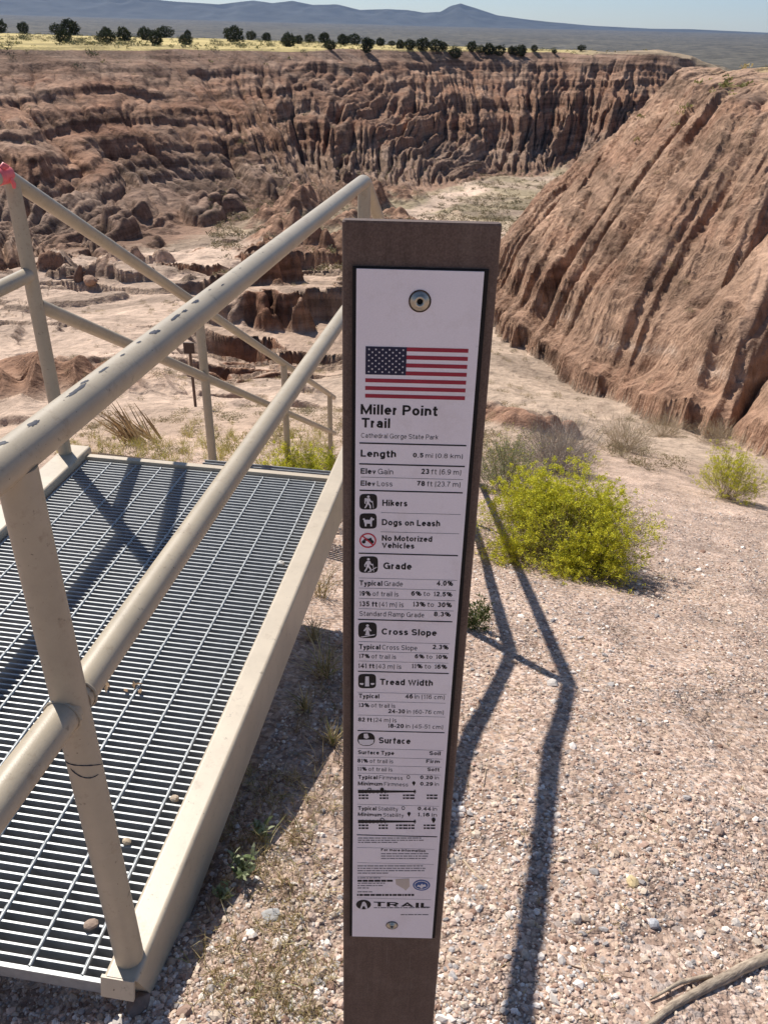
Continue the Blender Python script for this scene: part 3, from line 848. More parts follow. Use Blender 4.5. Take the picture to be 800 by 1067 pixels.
# a plain grotesque alphabet drawn with strokes: glyph = width, bottom, top, strokes in a unit box
def _e(cx, cy, rx, ry, a0, a1, k=None):
    k = k or max(4, int(abs(a1 - a0) / 20))
    return [(cx + rx * math.cos(rad(a0 + (a1 - a0) * i / k)), cy + ry * math.sin(rad(a0 + (a1 - a0) * i / k))) for i in range(k + 1)]
_O = _e(.5, .5, .5, .5, 0, 360)
_S = _e(.5, .75, .48, .25, 22, 262) + _e(.5, .25, .5, .25, 82, -158)
XH = .73
GLYPHS = {
 'A': (.74, 0, 1, [[(0, 0), (.5, 1), (1, 0)], [(.17, .33), (.83, .33)]]), 'C': (.74, 0, 1, [_e(.5, .5, .5, .5, 42, 318)]),
 'D': (.72, 0, 1, [[(0, 0), (0, 1), (.42, 1)] + _e(.42, .5, .58, .5, 80, -80) + [(.42, 0), (0, 0)]]), 'E': (.62, 0, 1, [[(1, 1), (0, 1), (0, 0), (1, 0)], [(0, .52), (.92, .52)]]),
 'F': (.58, 0, 1, [[(1, 1), (0, 1), (0, 0)], [(0, .5), (.88, .5)]]), 'G': (.78, 0, 1, [_e(.5, .5, .5, .5, 40, 335), [(.58, .47), (1, .47), (1, 0)]]),
 'H': (.70, 0, 1, [[(0, 0), (0, 1)], [(1, 0), (1, 1)], [(0, .52), (1, .52)]]), 'I': (0, 0, 1, [[(0, 0), (0, 1)]]), 'L': (.54, 0, 1, [[(0, 1), (0, 0), (1, 0)]]),
 'M': (.86, 0, 1, [[(0, 0), (0, 1)], [(0, 1), (.5, .05), (1, 1)], [(1, 0), (1, 1)]]), 'N': (.70, 0, 1, [[(0, 0), (0, 1)], [(0, 1), (1, 0)], [(1, 0), (1, 1)]]),
 'P': (.64, 0, 1, [[(0, 0), (0, 1), (.55, 1)] + _e(.55, .72, .45, .28, 75, -75) + [(.55, .44), (0, .44)]]), 'R': (.68, 0, 1, [[(0, 0), (0, 1), (.55, 1)] + _e(.55, .73, .42, .27, 75, -75) + [(.55, .46), (0, .46)], [(.55, .46), (.95, 0)]]),
 'S': (.66, 0, 1, [_S]), 'T': (.64, 0, 1, [[(0, 1), (1, 1)], [(.5, 1), (.5, 0)]]), 'V': (.70, 0, 1, [[(0, 1), (.5, 0), (1, 1)]]), 'W': (1.0, 0, 1, [[(0, 1), (.26, 0), (.5, 1), (.74, 0), (1, 1)]]),
 'a': (.52, 0, XH, [_e(.5, .72, .45, .28, 165, 10) + [(.95, .6), (.95, 0)], _e(.47, .29, .47, .29, 0, 360)]), 'b': (.54, 0, 1, [[(0, 0), (0, 1)], _e(.5, .365, .5, .365, 0, 360)]),
 'c': (.50, 0, XH, [_e(.5, .5, .5, .5, 48, 312)]), 'd': (.54, 0, 1, [[(1, 0), (1, 1)], _e(.5, .365, .5, .365, 0, 360)]), 'e': (.54, 0, XH, [[(0, .52), (1, .52)] + _e(.5, .5, .5, .5, 5, 318)]),
 'f': (.38, 0, 1, [[(.42, 0), (.42, .8)] + _e(.95, .78, .53, .22, 170, 95), [(0, .71), (1, .71)]]), 'g': (.54, -.28, XH, [_e(.5, .64, .5, .36, 0, 360), [(1, 1), (1, .22)] + _e(.5, .22, .5, .22, -10, -150)]),
 'h': (.52, 0, 1, [[(0, 0), (0, 1)], [(0, .42)] + _e(.5, .43, .5, .29, 170, 5) + [(1, 0)]]), 'i': (0, 0, 1, [[(0, 0), (0, .70)], [(0, .90), (0, 1)]]), 'k': (.52, 0, 1, [[(0, 0), (0, 1)], [(.95, .71), (0, .27)], [(.36, .43), (1, 0)]]),
 'l': (0, 0, 1, [[(0, 0), (0, 1)]]), 'm': (.86, 0, XH, [[(0, 0), (0, 1)], [(0, .6)] + _e(.25, .62, .25, .38, 170, 5) + [(.5, 0)], [(.5, .6)] + _e(.75, .62, .25, .38, 170, 5) + [(1, 0)]]),
 'n': (.52, 0, XH, [[(0, 0), (0, 1)], [(0, .58)] + _e(.5, .6, .5, .4, 170, 5) + [(1, 0)]]), 'o': (.56, 0, XH, [_O]), 'p': (.54, -.28, XH, [[(0, 0), (0, 1)], _e(.5, .64, .5, .36, 0, 360)]),
 'r': (.36, 0, XH, [[(0, 0), (0, 1)], _e(1.0, .5, 1, .5, 175, 92)]), 's': (.48, 0, XH, [_S]), 't': (.36, 0, .94, [[(.42, 1), (.42, .16), (.62, 0), (1, 0)], [(0, .75), (1, .75)]]),
 'u': (.52, 0, XH, [[(0, 1), (0, .4)] + _e(.5, .4, .5, .4, 190, 355), [(1, 1), (1, 0)]]), 'v': (.50, 0, XH, [[(0, 1), (.5, 0), (1, 1)]]), 'y': (.50, -.28, XH, [[(0, 1), (.52, .30)], [(1, 1), (.46, .14), (.30, 0), (.08, 0)]]), 'z': (.46, 0, XH, [[(0, 1), (1, 1), (0, 0), (1, 0)]]),
 '0': (.54, 0, 1, [_O]), '1': (.30, 0, 1, [[(0, .74), (.55, .84), (.85, 1), (.85, 0)]]), '2': (.52, 0, 1, [_e(.5, .71, .48, .29, 170, -35) + [(0, 0), (1, 0)]]), '3': (.52, 0, 1, [_e(.47, .75, .45, .25, 155, -85) , _e(.48, .27, .52, .27, 88, -158)]),
 '4': (.56, 0, 1, [[(.76, 0), (.76, 1), (0, .27), (1, .27)]]), '5': (.52, 0, 1, [[(.92, 1), (.16, 1), (.06, .48)] + _e(.48, .33, .52, .33, 128, -155)]), '6': (.54, 0, 1, [_e(.5, .32, .5, .32, 0, 360), _e(.58, .48, .58, .52, 48, 175) + [(0, .32)]]),
 '7': (.52, 0, 1, [[(0, 1), (1, 1), (.5, .5), (.32, 0)]]), '8': (.54, 0, 1, [_e(.5, .76, .44, .24, 0, 360), _e(.5, .27, .5, .27, 0, 360)]), '9': (.54, 0, 1, [_e(.5, .68, .5, .32, 0, 360), _e(.42, .52, .58, .52, -132, -5) + [(1, .68)]]),
 '%': (.88, 0, 1, [_e(.2, .76, .2, .24, 0, 360), _e(.8, .24, .2, .24, 0, 360), [(.26, 0), (.74, 1)]]), '(': (.20, -.2, 1.02, [_e(1.3, .5, 1.3, .62, 128, 232)]), ')': (.20, -.2, 1.02, [_e(-.3, .5, 1.3, .62, 52, -52)]),
 '.': (0, 0, .13, [[(0, 0), (0, 1)]]), '-': (.26, .28, .46, [[(0, .5), (1, .5)]]),
}
def thick(pts, t):
    n = len(pts); closed = n > 3 and abs(pts[0][0] - pts[-1][0]) + abs(pts[0][1] - pts[-1][1]) < 1e-6
    if closed: pts = pts[:-1]; n -= 1
    P = [Vector((x, y)) for x, y in pts]; L, R = [], []
    for i in range(n):
        a = P[i - 1] if (i > 0 or closed) else None; c = P[(i + 1) % n] if (i < n - 1 or closed) else None
        d1 = (P[i] - a) if a is not None else (c - P[i]); d2 = (c - P[i]) if c is not None else (P[i] - a)
        if d1.length < 1e-9: d1 = d2
        if d2.length < 1e-9: d2 = d1
        d1 = d1.normalized(); d2 = d2.normalized()
        n1 = Vector((-d1.y, d1.x)); n2 = Vector((-d2.y, d2.x)); m_ = n1 + n2
        m_ = m_.normalized() if m_.length > .05 else n1
        k = min(1.9, 1 / max(.2, m_.dot(n1)))
        L.append(P[i] + m_ * t / 2 * k); R.append(P[i] - m_ * t / 2 * k)
    V = []; F = []
    for l, r in zip(L, R): V += [(l.x, l.y), (r.x, r.y)]
    for i in range(n if closed else n - 1):
        j = (i + 1) % n; F.append((2 * i, 2 * i + 1, 2 * j + 1, 2 * j))
    return V, F
def font_mesh(s, bold):
    t = .195 if bold else .105; gap = .115 if bold else .14; pen = 0; V, F = [], []
    for ch in s:
        if ch == ' ': pen += .30; continue
        w, y0, y1, strokes = GLYPHS[ch]
        W = w * (1.09 if bold else 1.0) if w > 0 else t
        if ch == 'i':
            for lo_, hi_ in ((0, XH), (.85, 1.0)):
                b0 = len(V); V += [(pen, lo_, 0), (pen + t, lo_, 0), (pen + t, hi_, 0), (pen, hi_, 0)]; F.append((b0 + 3, b0 + 2, b0 + 1, b0))
            pen += W + gap; continue
        for i_, st in enumerate(strokes):
            q = []
            for x, y in st:
                q.append([pen + (t / 2 + x * (W - t) if w > 0 else t / 2), y0 + t / 2 + y * (y1 - y0 - t)])
            if abs(st[0][0] - st[-1][0]) + abs(st[0][1] - st[-1][1]) > 1e-6:
                for a_, b_ in ((0, 1), (-1, -2)):       # square ends reach the edge of the letter's box
                    dx_, dy_ = st[a_][0] - st[b_][0], st[a_][1] - st[b_][1]
                    if abs(dx_) < 1e-6 and abs(st[a_][1] - .5) > .45: q[a_][1] += t / 2 if dy_ > 0 else -t / 2
                    elif abs(dy_) < 1e-6 and abs(st[a_][0] - .5) > .40: q[a_][0] += t / 2 if dx_ > 0 else -t / 2
            v, f = thick(q, t); b0 = len(V)
            V += [(x, y, i_) for x, y in v]; F += [tuple(b0 + k for k in ff) for ff in f]
        pen += W + gap
    return V, F
CAP = 1.0
def put(b, segs, x0, x1, base, cap):
    """segs: list of (text, bold) set in one line from x0 to x1 (mm), baseline at v=base"""
    out = []; pen = 0
    for s, bo in segs:
        V, F = font_mesh(s.strip(' '), bo)
        mn = min(v[0] for v in V); mx = max(v[0] for v in V)
        pen += .30 * (len(s) - len(s.lstrip(' ')))
        out.append((V, F, pen - mn)); pen += mx - mn + (.32 if s.endswith(' ') else .03)
    pen -= .03
    sx = (x1 - x0) / pen
    for V, F, dx in out:
        b.add([loc(x0 + (v[0] + dx) * sx, base - v[1] * cap, 1 + .12 * v[2]) for v in V], F)
def line(b, c, segs, x0, x1, base, top):
    X0, v0 = cp(c, x0, base); X1, _ = cp(c, x1, base); _, vt = cp(c, x0, top)
    put(b, segs, X0, X1, v0, v0 - vt)
def rule(b, c, x0, x1, y, th):
    X0, v = cp(c, x0, y); X1, _ = cp(c, x1, y)
    z = v / 1000
    b.add([loc(X0, v - th / 2), loc(X1, v - th / 2), loc(X1, v + th / 2), loc(X0, v + th / 2)], [(3, 2, 1, 0)])
B, R_ = True, False
def sec(name, rows, rules):
    b = MB()
    for row in rows: line(b, *row)
    for rr in rules: rule(b, *rr)
    return b.build(name, M_BLACK, panel)
TK, TN = 1.25, .32
sec('title_lettering', [(1, [('Miller Point', B)], 143, 462, 845, 803), (1, [('Trail', B)], 147, 265, 900, 860), (1, [('Cathedral Gorge State Park', R_)], 145, 465, 943, 923)], [(1, 138, 583, 965, TK)])
sec('length_lettering', [(2, [('Length', B)], 143, 290, 62, 33), (2, [('0.5', B), (' mi (0.8 km)', R_)], 360, 567, 65, 46), (2, [('Elev', B), (' Gain', R_)], 143, 278, 133, 110),
    (2, [('23', B), (' ft (6.9 m)', R_)], 393, 560, 134, 112), (2, [('Elev', B), (' Loss', R_)], 143, 275, 183, 161), (2, [('78', B), (' ft (23.7 m)', R_)], 377, 557, 184, 163)],
    [(2, 137, 577, 92, TK), (2, 143, 570, 147, TN), (2, 138, 568, 202, TK)])
sec('rules_lettering', [(2, [('Hikers', B)], 233, 337, 267, 241), (2, [('Dogs on Leash', B)], 231, 473, 347, 322), (2, [('No Motorized', B)], 231, 440, 412, 389), (2, [('Vehicles', B)], 231, 366, 442, 419)],
    [(2, 228, 560, 295, TN), (2, 226, 553, 375, TN), (2, 135, 548, 464, TK)])
sec('grade_lettering', [(2, [('Grade', B)], 237, 355, 530, 502), (2, [('Typical', B), (' Grade', R_)], 138, 318, 598, 577), (2, [('4.0%', B)], 457, 527, 599, 578),
    (2, [('19%', B), (' of trail is', R_)], 138, 300, 641, 621), (2, [('6%', B), (' to ', R_), (' 12.5%', B)], 353, 524, 641, 622), (2, [('135 ft', B), (' (41 m) is', R_)], 138, 322, 685, 664),
    (2, [('13%', B), (' to ', R_), (' 30%', B)], 360, 522, 686, 666), (2, [('Standard Ramp Grade', R_)], 138, 407, 725, 705), (2, [('8.3%', B)], 447, 517, 727, 708)],
    [(2, 135, 545, 567, TN), (2, 135, 540, 609, TN), (2, 135, 536, 652, TN), (2, 135, 530, 695, TN), (2, 132, 525, 740, TK)])
sec('cross_slope_lettering', [(2, [('Cross Slope', B)], 230, 459, 803, 777), (2, [('Typical', B), (' Cross Slope', R_)], 136, 378, 863, 843), (2, [('2.3%', B)], 440, 508, 864, 845),
    (2, [('17%', B), (' of trail is', R_)], 136, 290, 901, 883), (2, [('6%', B), (' to ', R_), (' 10%', B)], 368, 505, 902, 885), (2, [('141 ft', B), (' (43 m) is', R_)], 133, 312, 942, 923),
    (2, [('11%', B), (' to ', R_), (' 16%', B)], 355, 502, 943, 925)],
    [(2, 132, 515, 832, TN), (2, 132, 510, 873, TN), (2, 132, 507, 913, TN), (2, 132, 510, 956, TK)])
sec('tread_width_lettering', [(3, [('Tread Width', B)], 223, 443, 92, 67), (3, [('Typical', B)], 135, 220, 147, 129), (3, [('46', B), (' in (116 cm)', R_)], 327, 492, 149, 131), (3, [('13%', B), (' of trail is', R_)], 135, 287, 185, 168),
    (3, [('24-30', B), (' in (60-76 cm)', R_)], 256, 488, 210, 193), (3, [('82 ft', B), (' (24 m) is', R_)], 133, 292, 245, 228), (3, [('18-20', B), (' in (45-51 cm)', R_)], 256, 485, 271, 254)],
    [(3, 130, 500, 123, TN), (3, 130, 497, 160, TN), (3, 130, 495, 218, TN), (3, 130, 492, 283, TK)])
sec('surface_lettering', [(3, [('Surface', B)], 218, 350, 336, 311), (3, [('Surface Type', B)], 132, 282, 381, 365), (3, [('Soil', B)], 428, 475, 385, 369), (3, [('81%', B), (' of trail is', R_)], 130, 278, 416, 400),
    (3, [('Firm', B)], 415, 472, 418, 403), (3, [('11%', B), (' of trail is', R_)], 130, 275, 450, 434), (3, [('Soft', B)], 420, 470, 452, 437),
    (3, [('Typical', B), (' Firmness', R_)], 132, 318, 484, 468), (3, [('0.20', B), (' in', R_)], 390, 468, 485, 470), (3, [('Minimum', B), (' Firmness', R_)], 132, 340, 511, 495), (3, [('0.29', B), (' in', R_)], 390, 468, 512, 497),
    (3, [('Typical', B), (' Stability', R_)], 132, 298, 614, 598), (3, [('0.44', B), (' in', R_)], 380, 460, 615, 600), (3, [('Minimum', B), (' Stability', R_)], 132, 322, 639, 624), (3, [('1.16', B), (' in', R_)], 380, 460, 640, 625)],
    [(3, 130, 487, 357, TN), (3, 130, 483, 393, TN), (3, 130, 480, 427, TN), (3, 130, 477, 460, TN), (3, 128, 470, 590, TN), (3, 127, 462, 717, 1.1)])

def poly(b, c, pts, k=1, hole=None):
    b.add([loc(*cp(c, x, y), k) for x, y in pts], [tuple(range(len(pts)))])
def ell(cx, cy, rx, ry, n=28, e=2.0):
    out = []
    for i in range(n):
        t = 2 * math.pi * i / n; co, si = math.cos(t), math.sin(t)
        out.append((cx + rx * abs(co) ** (2 / e) * (1 if co >= 0 else -1), cy + ry * abs(si) ** (2 / e) * (1 if si >= 0 else -1)))
    return out
def ringp(b, c, cx, cy, rx, ry, w, k=1, n=32):
    o = ell(cx, cy, rx, ry, n); i_ = ell(cx, cy, rx - w, ry - w, n)
    b.add([loc(*cp(c, x, y), k) for x, y in o + i_], [(j, (j + 1) % n, n + (j + 1) % n, n + j) for j in range(n)])
M_WHITE = simple_mat('white_print', (.70, .66, .68), .4, .05, 30)
M_REDP = simple_mat('red_print', (.33, .022, .045), .4, .1, 60)
M_NAVY = simple_mat('navy_print', (.012, .014, .045), .4, .1, 60)
M_BLUEP = simple_mat('blue_print', (.05, .10, .28), .4, .1, 60)
M_TANP = simple_mat('tan_print', (.52, .44, .38), .5, .1, 60)
M_GREYP = simple_mat('grey_microprint', (.20, .185, .195), .5, .2, 200)

# gauges
def gauge(c, y, open_x, full_x, ticks, rows):
    b = MB()
    poly(b, c, [(132, y - 7), (258, y - 5), (372, y - 3), (372, y + 3), (258, y + 5), (132, y + 7)][::-1])
    for x in (150, 165, 180, 195, 212, 228, 244): b.add([loc(*cp(c, q, w), 2) for q, w in ((x, y + 8), (x + 3, y + 8), (x + 3, y - 8), (x, y - 8))], [(3, 2, 1, 0)])
    poly(b, c, ell(full_x, y - 9, 8, 8, 14)[::-1], 3); poly(b, c, [(full_x - 8, y - 6), (full_x + 8, y - 6), (full_x, y + 7)], 3)
    ringp(b, c, open_x, y - 7, 9, 9, 3, 3)
    ringp(b, c, 368, y, 5, 8, 2.5, 2, 14)
    for r, yy in enumerate(rows):
        for x, w in ticks:
            if r == 1 and x == 240 and False: continue
            k = 0; xx = x - w / 2
            while xx < x + w / 2:
                L = min(9 + 5 * ((k * 7) % 3), x + w / 2 - xx)
                b.add([loc(*cp(c, q, p), 1) for q, p in ((xx, yy + 3), (xx + L, yy + 3), (xx + L, yy - 3.5), (xx, yy - 3.5))], [(3, 2, 1, 0)])
                xx += L + 3; k += 1
    return b.build('gauge', M_BLACK, panel)
gauge(3, 537, 180, 232, ((155, 40), (240, 36), (343, 48), (440, 44)), (553, 565))
gauge(3, 662, 232, 446, ((155, 40), (237, 38), (330, 80), (430, 50)), (678, 690))
for (x, y, full) in ((341, 477, 0), (364, 503, 1), (320, 606, 0), (344, 631, 1)):
    b = MB()
    if full: poly(b, 3, ell(x, y - 2, 7, 7, 14)[::-1]); poly(b, 3, [(x - 6, y + 1), (x + 6, y + 1), (x, y + 11)])
    else: ringp(b, 3, x, y, 7, 8, 2.5, 1, 16)
    b.build('drop_mark', M_BLACK, panel)
# microprint, too small to read: word-long dashes
def micro(c, rows, h=2.0, mat=M_GREYP):
    rg = random.Random(5)
    for x0, x1, y in rows:
        b = MB(); x = x0
        while x < x1 - 6:
            L = min(rg.uniform(6, 26), x1 - x)
            b.add([loc(*cp(c, q, p), 1) for q, p in ((x, y + h), (x + L, y + h), (x + L, y - h), (x, y - h))], [(3, 2, 1, 0)])
            x += L + 3
        b.build('print_line', mat, panel)
micro(3, [(132, 400, 731), (132, 405, 740), (132, 300, 749)])
micro(4, [(228, 425, 116), (228, 430, 126), (228, 415, 136), (130, 405, 167), (130, 412, 177), (130, 408, 187), (130, 265, 197), (130, 225, 217), (130, 250, 239), (130, 235, 249), (130, 180, 259), (130, 200, 275), (198, 432, 341), (310, 428, 370)])
b = MB(); line(b, 4, [('For more information', B)], 228, 413, 105, 94)
for x0, x1, y, th in ((128, 460, 38, 1.1), (128, 450, 90, TN), (128, 447, 153, TN), (128, 443, 210, TN), (128, 437, 300, TN)): rule(b, 4, x0, x1, y, th)
b.build('footer_lettering', M_BLACK, panel)
micro(4, [(130, 278, 229), (128, 365, 288)], 4.0, M_BLACK)

# flag
def quadp(b, c, x0, y0, x1, y1, k=1):
    """upright rectangle on the panel from two corners"""
    X0, v0 = cp(c, x0, y0); X1, v1 = cp(c, x1, y1)
    b.add([loc(X0, v0, k), loc(X1, v0, k), loc(X1, v1, k), loc(X0, v1, k)], [(3, 2, 1, 0)])
X0, V0 = cp(1, 164, 562); X1, _ = cp(1, 592, 566); _, V1 = cp(1, 161, 776)
fw, fh = X1 - X0, V1 - V0
b = MB()
for k in range(0, 13, 2):
    a, c_ = V0 + fh * k / 13, V0 + fh * (k + 1) / 13
    xs = X0 + (fw * .4 if k < 7 else 0)
    b.add([loc(xs, a, 1), loc(X1, a, 1), loc(X1, c_, 1), loc(xs, c_, 1)], [(3, 2, 1, 0)])
flag = b.build('flag_stripes', M_REDP, panel)
b = MB(); b.add([loc(X0, V0, 2), loc(X0 + fw * .4, V0, 2), loc(X0 + fw * .4, V0 + fh * 7 / 13, 2), loc(X0, V0 + fh * 7 / 13, 2)], [(3, 2, 1, 0)])
b.build('flag_canton', M_NAVY, panel)
b = MB()
cw, ch = fw * .4, fh * 7 / 13
for row in range(9):
    for k in range(6 if row % 2 == 0 else 5):
        cx = X0 + cw * ((k * 2 + 1 + (row % 2)) / 12); cy = V0 + ch * (row + 1) / 10
        pts = []
        for q in range(10):
            rr = .95 if q % 2 == 0 else .42
            w = math.pi / 2 + q * math.pi / 5
            pts.append((cx + rr * math.cos(w), cy - rr * math.sin(w)))
        b.add([loc(x, y, 3) for x, y in pts], [tuple(range(10))])
b.build('flag_stars', M_WHITE, panel)

# pictograms: white figures on rounded black squares
def icon(c, x0, y0, x1, y1, glyphs, name='pictogram', e=4.5):
    b = MB(); poly(b, c, ell((x0 + x1) / 2, (y0 + y1) / 2, (x1 - x0) / 2, (y1 - y0) / 2, 36, e)[::-1], 1)
    o = b.build(name, M_BLACK, panel)
    b = MB()
    for g in glyphs:
        poly(b, c, [(x0 + (x1 - x0) * p[0], y0 + (y1 - y0) * p[1]) for p in g], 3)
    b.build(name, M_WHITE, panel)
HEAD = ell(.50, .17, .075, .075, 14)
BODY = [(.42, .27), (.58, .27), (.64, .42), (.74, .50), (.71, .55), (.58, .48), (.56, .42), (.56, .58), (.64, .72), (.66, .92), (.58, .92), (.56, .75), (.48, .64), (.42, .78), (.34, .92), (.27, .89), (.36, .74), (.40, .58), (.40, .44), (.34, .52), (.36, .62), (.30, .62), (.28, .50), (.36, .34)]
PACK = [(.30, .27), (.39, .26), (.37, .46), (.28, .44)]
STICK = [(.72, .44), (.75, .44), (.80, .92), (.77, .92)]
icon(2, 138, 217, 212, 282, [HEAD, BODY, PACK, STICK])
DOG = [(.18, .36), (.28, .30), (.32, .40), (.60, .42), (.66, .26), (.72, .22), (.73, .30), (.86, .34), (.84, .42), (.74, .46), (.72, .60), (.72, .84), (.64, .84), (.62, .66), (.42, .66), (.40, .84), (.32, .84), (.30, .66), (.26, .54), (.24, .42)]
icon(2, 138, 298, 210, 362, [DOG])
b = MB()
bk = [(150, 412), (160, 402), (170, 400), (162, 396), (170, 394), (180, 402), (190, 400), (196, 408), (190, 418), (180, 420), (172, 416), (164, 420), (154, 420)]
poly(b, 2, ell(156, 417, 8, 7, 14)[::-1], 1); poly(b, 2, ell(190, 417, 8, 7, 14)[::-1], 1); poly(b, 2, [(154, 408), (165, 401), (176, 404), (186, 399), (192, 410), (178, 414), (164, 412)][::-1], 2)
b.build('motorcycle_pictogram', M_BLACK, panel)
b = MB(); ringp(b, 2, 173, 411, 35, 31, 5.5, 2); poly(b, 2, [(147, 392), (151, 388), (199, 430), (195, 434)][::-1], 3); b.build('prohibition_ring', simple_mat('bright_red_print', (.52, .02, .045), .4, .08, 60), panel)
SLOPE = [(.10, .80), (.92, .50), (.96, .62), (.92, .80), (.60, .92), (.25, .92)]
icon(2, 136, 477, 215, 546, [HEAD, BODY, STICK, [(.45, .93), (.93, .62), (.95, .66), (.5, .97)]])
icon(2, 133, 752, 210, 818, [ell(.5, .2, .08, .08, 14), [(.42, .30), (.58, .30), (.72, .52), (.66, .56), (.57, .46), (.60, .70), (.64, .80), (.36, .80), (.40, .70), (.43, .46), (.34, .56), (.28, .52)], [(.12, .90), (.90, .74), (.90, .80), (.2, .95)]])
icon(3, 133, 47, 207, 107, [[(.38, .85), (.40, .16), (.60, .16), (.62, .85)], [(.08, .62), (.30, .62), (.30, .70), (.24, .76), (.10, .72)], [(.70, .62), (.92, .62), (.90, .72), (.76, .76), (.70, .70)]])
icon(3, 130, 291, 202, 347, [[(.05, .52), (.95, .52), (.90, .78), (.70, .92), (.35, .94), (.12, .82)], [(.36, .08), (.58, .06), (.66, .36), (.52, .46), (.36, .38)]], e=2.4)
# maker's mark, shape and seal at the foot
b = MB(); poly(b, 4, ell(155, 328, 31, 20, 32)[::-1], 1); line(b, 4, [('TRAIL', B)], 197, 432, 335, 316); b.build('logo', M_BLACK, panel)
b = MB(); poly(b, 4, [(140, 344), (146, 330), (150, 318), (158, 314), (166, 322), (172, 344), (164, 344), (160, 334), (152, 334), (148, 345)], 3); b.build('logo', M_WHITE, panel)
b = MB(); poly(b, 4, [(288, 222), (345, 219), (347, 252), (330, 270), (322, 262), (290, 244)][::-1], 1); b.build('state_shape', M_TANP, panel)
b = MB(); poly(b, 4, ell(396, 247, 36, 23, 32)[::-1], 1); b.build('seal', M_BLUEP, panel)
b = MB(); ringp(b, 4, 396, 247, 30, 18, 2.5, 2); poly(b, 4, [(376, 252), (384, 244), (390, 249), (397, 240), (404, 246), (410, 242), (416, 252), (404, 254), (396, 262), (388, 254)][::-1], 2); b.build('seal', M_WHITE, panel)

# tamper-proof fasteners
M_BRASS = simple_mat('dull_metal', (.42, .39, .33), .35, .2, 200, metallic=.8)
def fastener(px, py, R):
    x, v = mm(px, py); b = MB(); n_ = 32
    prof = [(0, -.0006), (R * .28, -.0006), (R * .30, -.0030), (R * .55, -.0034), (R * .62, -.0020), (R * .85, -.0017), (R, -.0006), (R, 0)]
    rings = []
    for (r, y) in prof[1:]:
        rings.append([(x / 1000 + r * math.cos(2 * math.pi * k / n_), y, ZP - v / 1000 + r * math.sin(2 * math.pi * k / n_)) for k in range(n_)])
    vs = [p for r in rings for p in r]
    fs = [(i * n_ + k, i * n_ + (k + 1) % n_, (i + 1) * n_ + (k + 1) % n_, (i + 1) * n_ + k) for i in range(len(rings) - 1) for k in range(n_)]
    b.add(vs, fs, True); o = b.build('fastener', M_BRASS, sg)
    b = MB(); b.add([(x / 1000 + R * .29 * math.cos(2 * math.pi * k / 16), -.0008, ZP - v / 1000 + R * .29 * math.sin(2 * math.pi * k / 16)) for k in range(16)], [tuple(range(16))]); b.build('socket', M_GAP_SOCKET, o)
    b = MB()
    ring = [(x / 1000 + R * 1.04 * math.cos(2 * math.pi * k / 32), -.0006, ZP - v / 1000 + R * 1.04 * math.sin(2 * math.pi * k / 32)) for k in range(33)]
    b.tube(ring, .0004, 6); b.build('rust_ring', M_RUST, o)
fastener(437.3, 313.5, .0078)
fastener(408.3, 963.5, .0064)
# ------------------------------------------------------------------ gravel
def ico():
    t = (1 + 5 ** .5) / 2
    V = np.array([(-1, t, 0), (1, t, 0), (-1, -t, 0), (1, -t, 0), (0, -1, t), (0, 1, t), (0, -1, -t), (0, 1, -t), (t, 0, -1), (t, 0, 1), (-t, 0, -1), (-t, 0, 1)], float)
    V /= np.linalg.norm(V[0])
    F = np.array([(0, 11, 5), (0, 5, 1), (0, 1, 7), (0, 7, 10), (0, 10, 11), (1, 5, 9), (5, 11, 4), (11, 10, 2), (10, 7, 6), (7, 1, 8), (3, 9, 4), (3, 4, 2), (3, 2, 6), (3, 6, 8), (3, 8, 9), (4, 9, 5), (2, 4, 11), (6, 2, 10), (8, 6, 7), (9, 8, 1)])
    return V, F
IV, IF = ico()
def rot_mats(n, tilt=math.pi):
    a = RNG.uniform(0, 2 * np.pi, n); b = RNG.uniform(-tilt, tilt, n); c = RNG.uniform(-tilt, tilt, n)
    ca, sa, cb, sb, cc, sc = np.cos(a), np.sin(a), np.cos(b), np.sin(b), np.cos(c), np.sin(c)
    M = np.empty((n, 3, 3))
    M[:, 0] = np.stack([ca * cb, ca * sb * sc - sa * cc, ca * sb * cc + sa * sc], -1)
    M[:, 1] = np.stack([sa * cb, sa * sb * sc + ca * cc, sa * sb * cc - ca * sc], -1)
    M[:, 2] = np.stack([-sb, cb * sc, cb * cc], -1)
    return M
PALETTE = 1.1 * np.array([(.64, .57, .51), (.52, .385, .31), (.46, .35, .265), (.53, .43, .34), (.34, .31, .295), (.25, .155, .115), (.40, .27, .21)])
PWT = np.array([.22, .24, .2, .16, .10, .06, .08]); PWT = PWT / PWT.sum()
def stones(xs, ys, zs, size, flat=.62):
    n = len(xs)
    S = size[:, None] * RNG.uniform(.65, 1.25, (n, 3)) * np.array([1, 1, flat])
    base = IV[None] * RNG.uniform(.72, 1.22, (n, 12, 1))
    V = base * S[:, None, :]
    V = np.einsum('nij,nkj->nki', rot_mats(n, .45), V)
    V += np.stack([xs, ys, zs], -1)[:, None, :]
    F = (IF[None] + (np.arange(n) * 12)[:, None, None]).reshape(-1)
    col = PALETTE[RNG.choice(len(PALETTE), n, p=PWT)] * RNG.uniform(.75, 1.2, (n, 1))
    return V.reshape(-1, 3), F, np.repeat(col, 12, 0)
def un_of(x, y):
    dx, dy = x - BR[0], y - BR[1]
    return dx * DU[0] + dy * DU[1], dx * DN[0] + dy * DN[1]
N = 135000
r = np.exp(RNG.uniform(math.log(.45), math.log(8.5), N)); az = np.radians(RNG.uniform(-44, 42, N))
x, y = r * np.sin(az), r * np.cos(az)
u, nn_ = un_of(x, y)
pl = (u > .05) & (u < 1.95) & (nn_ < .03) & (nn_ > -1.1)
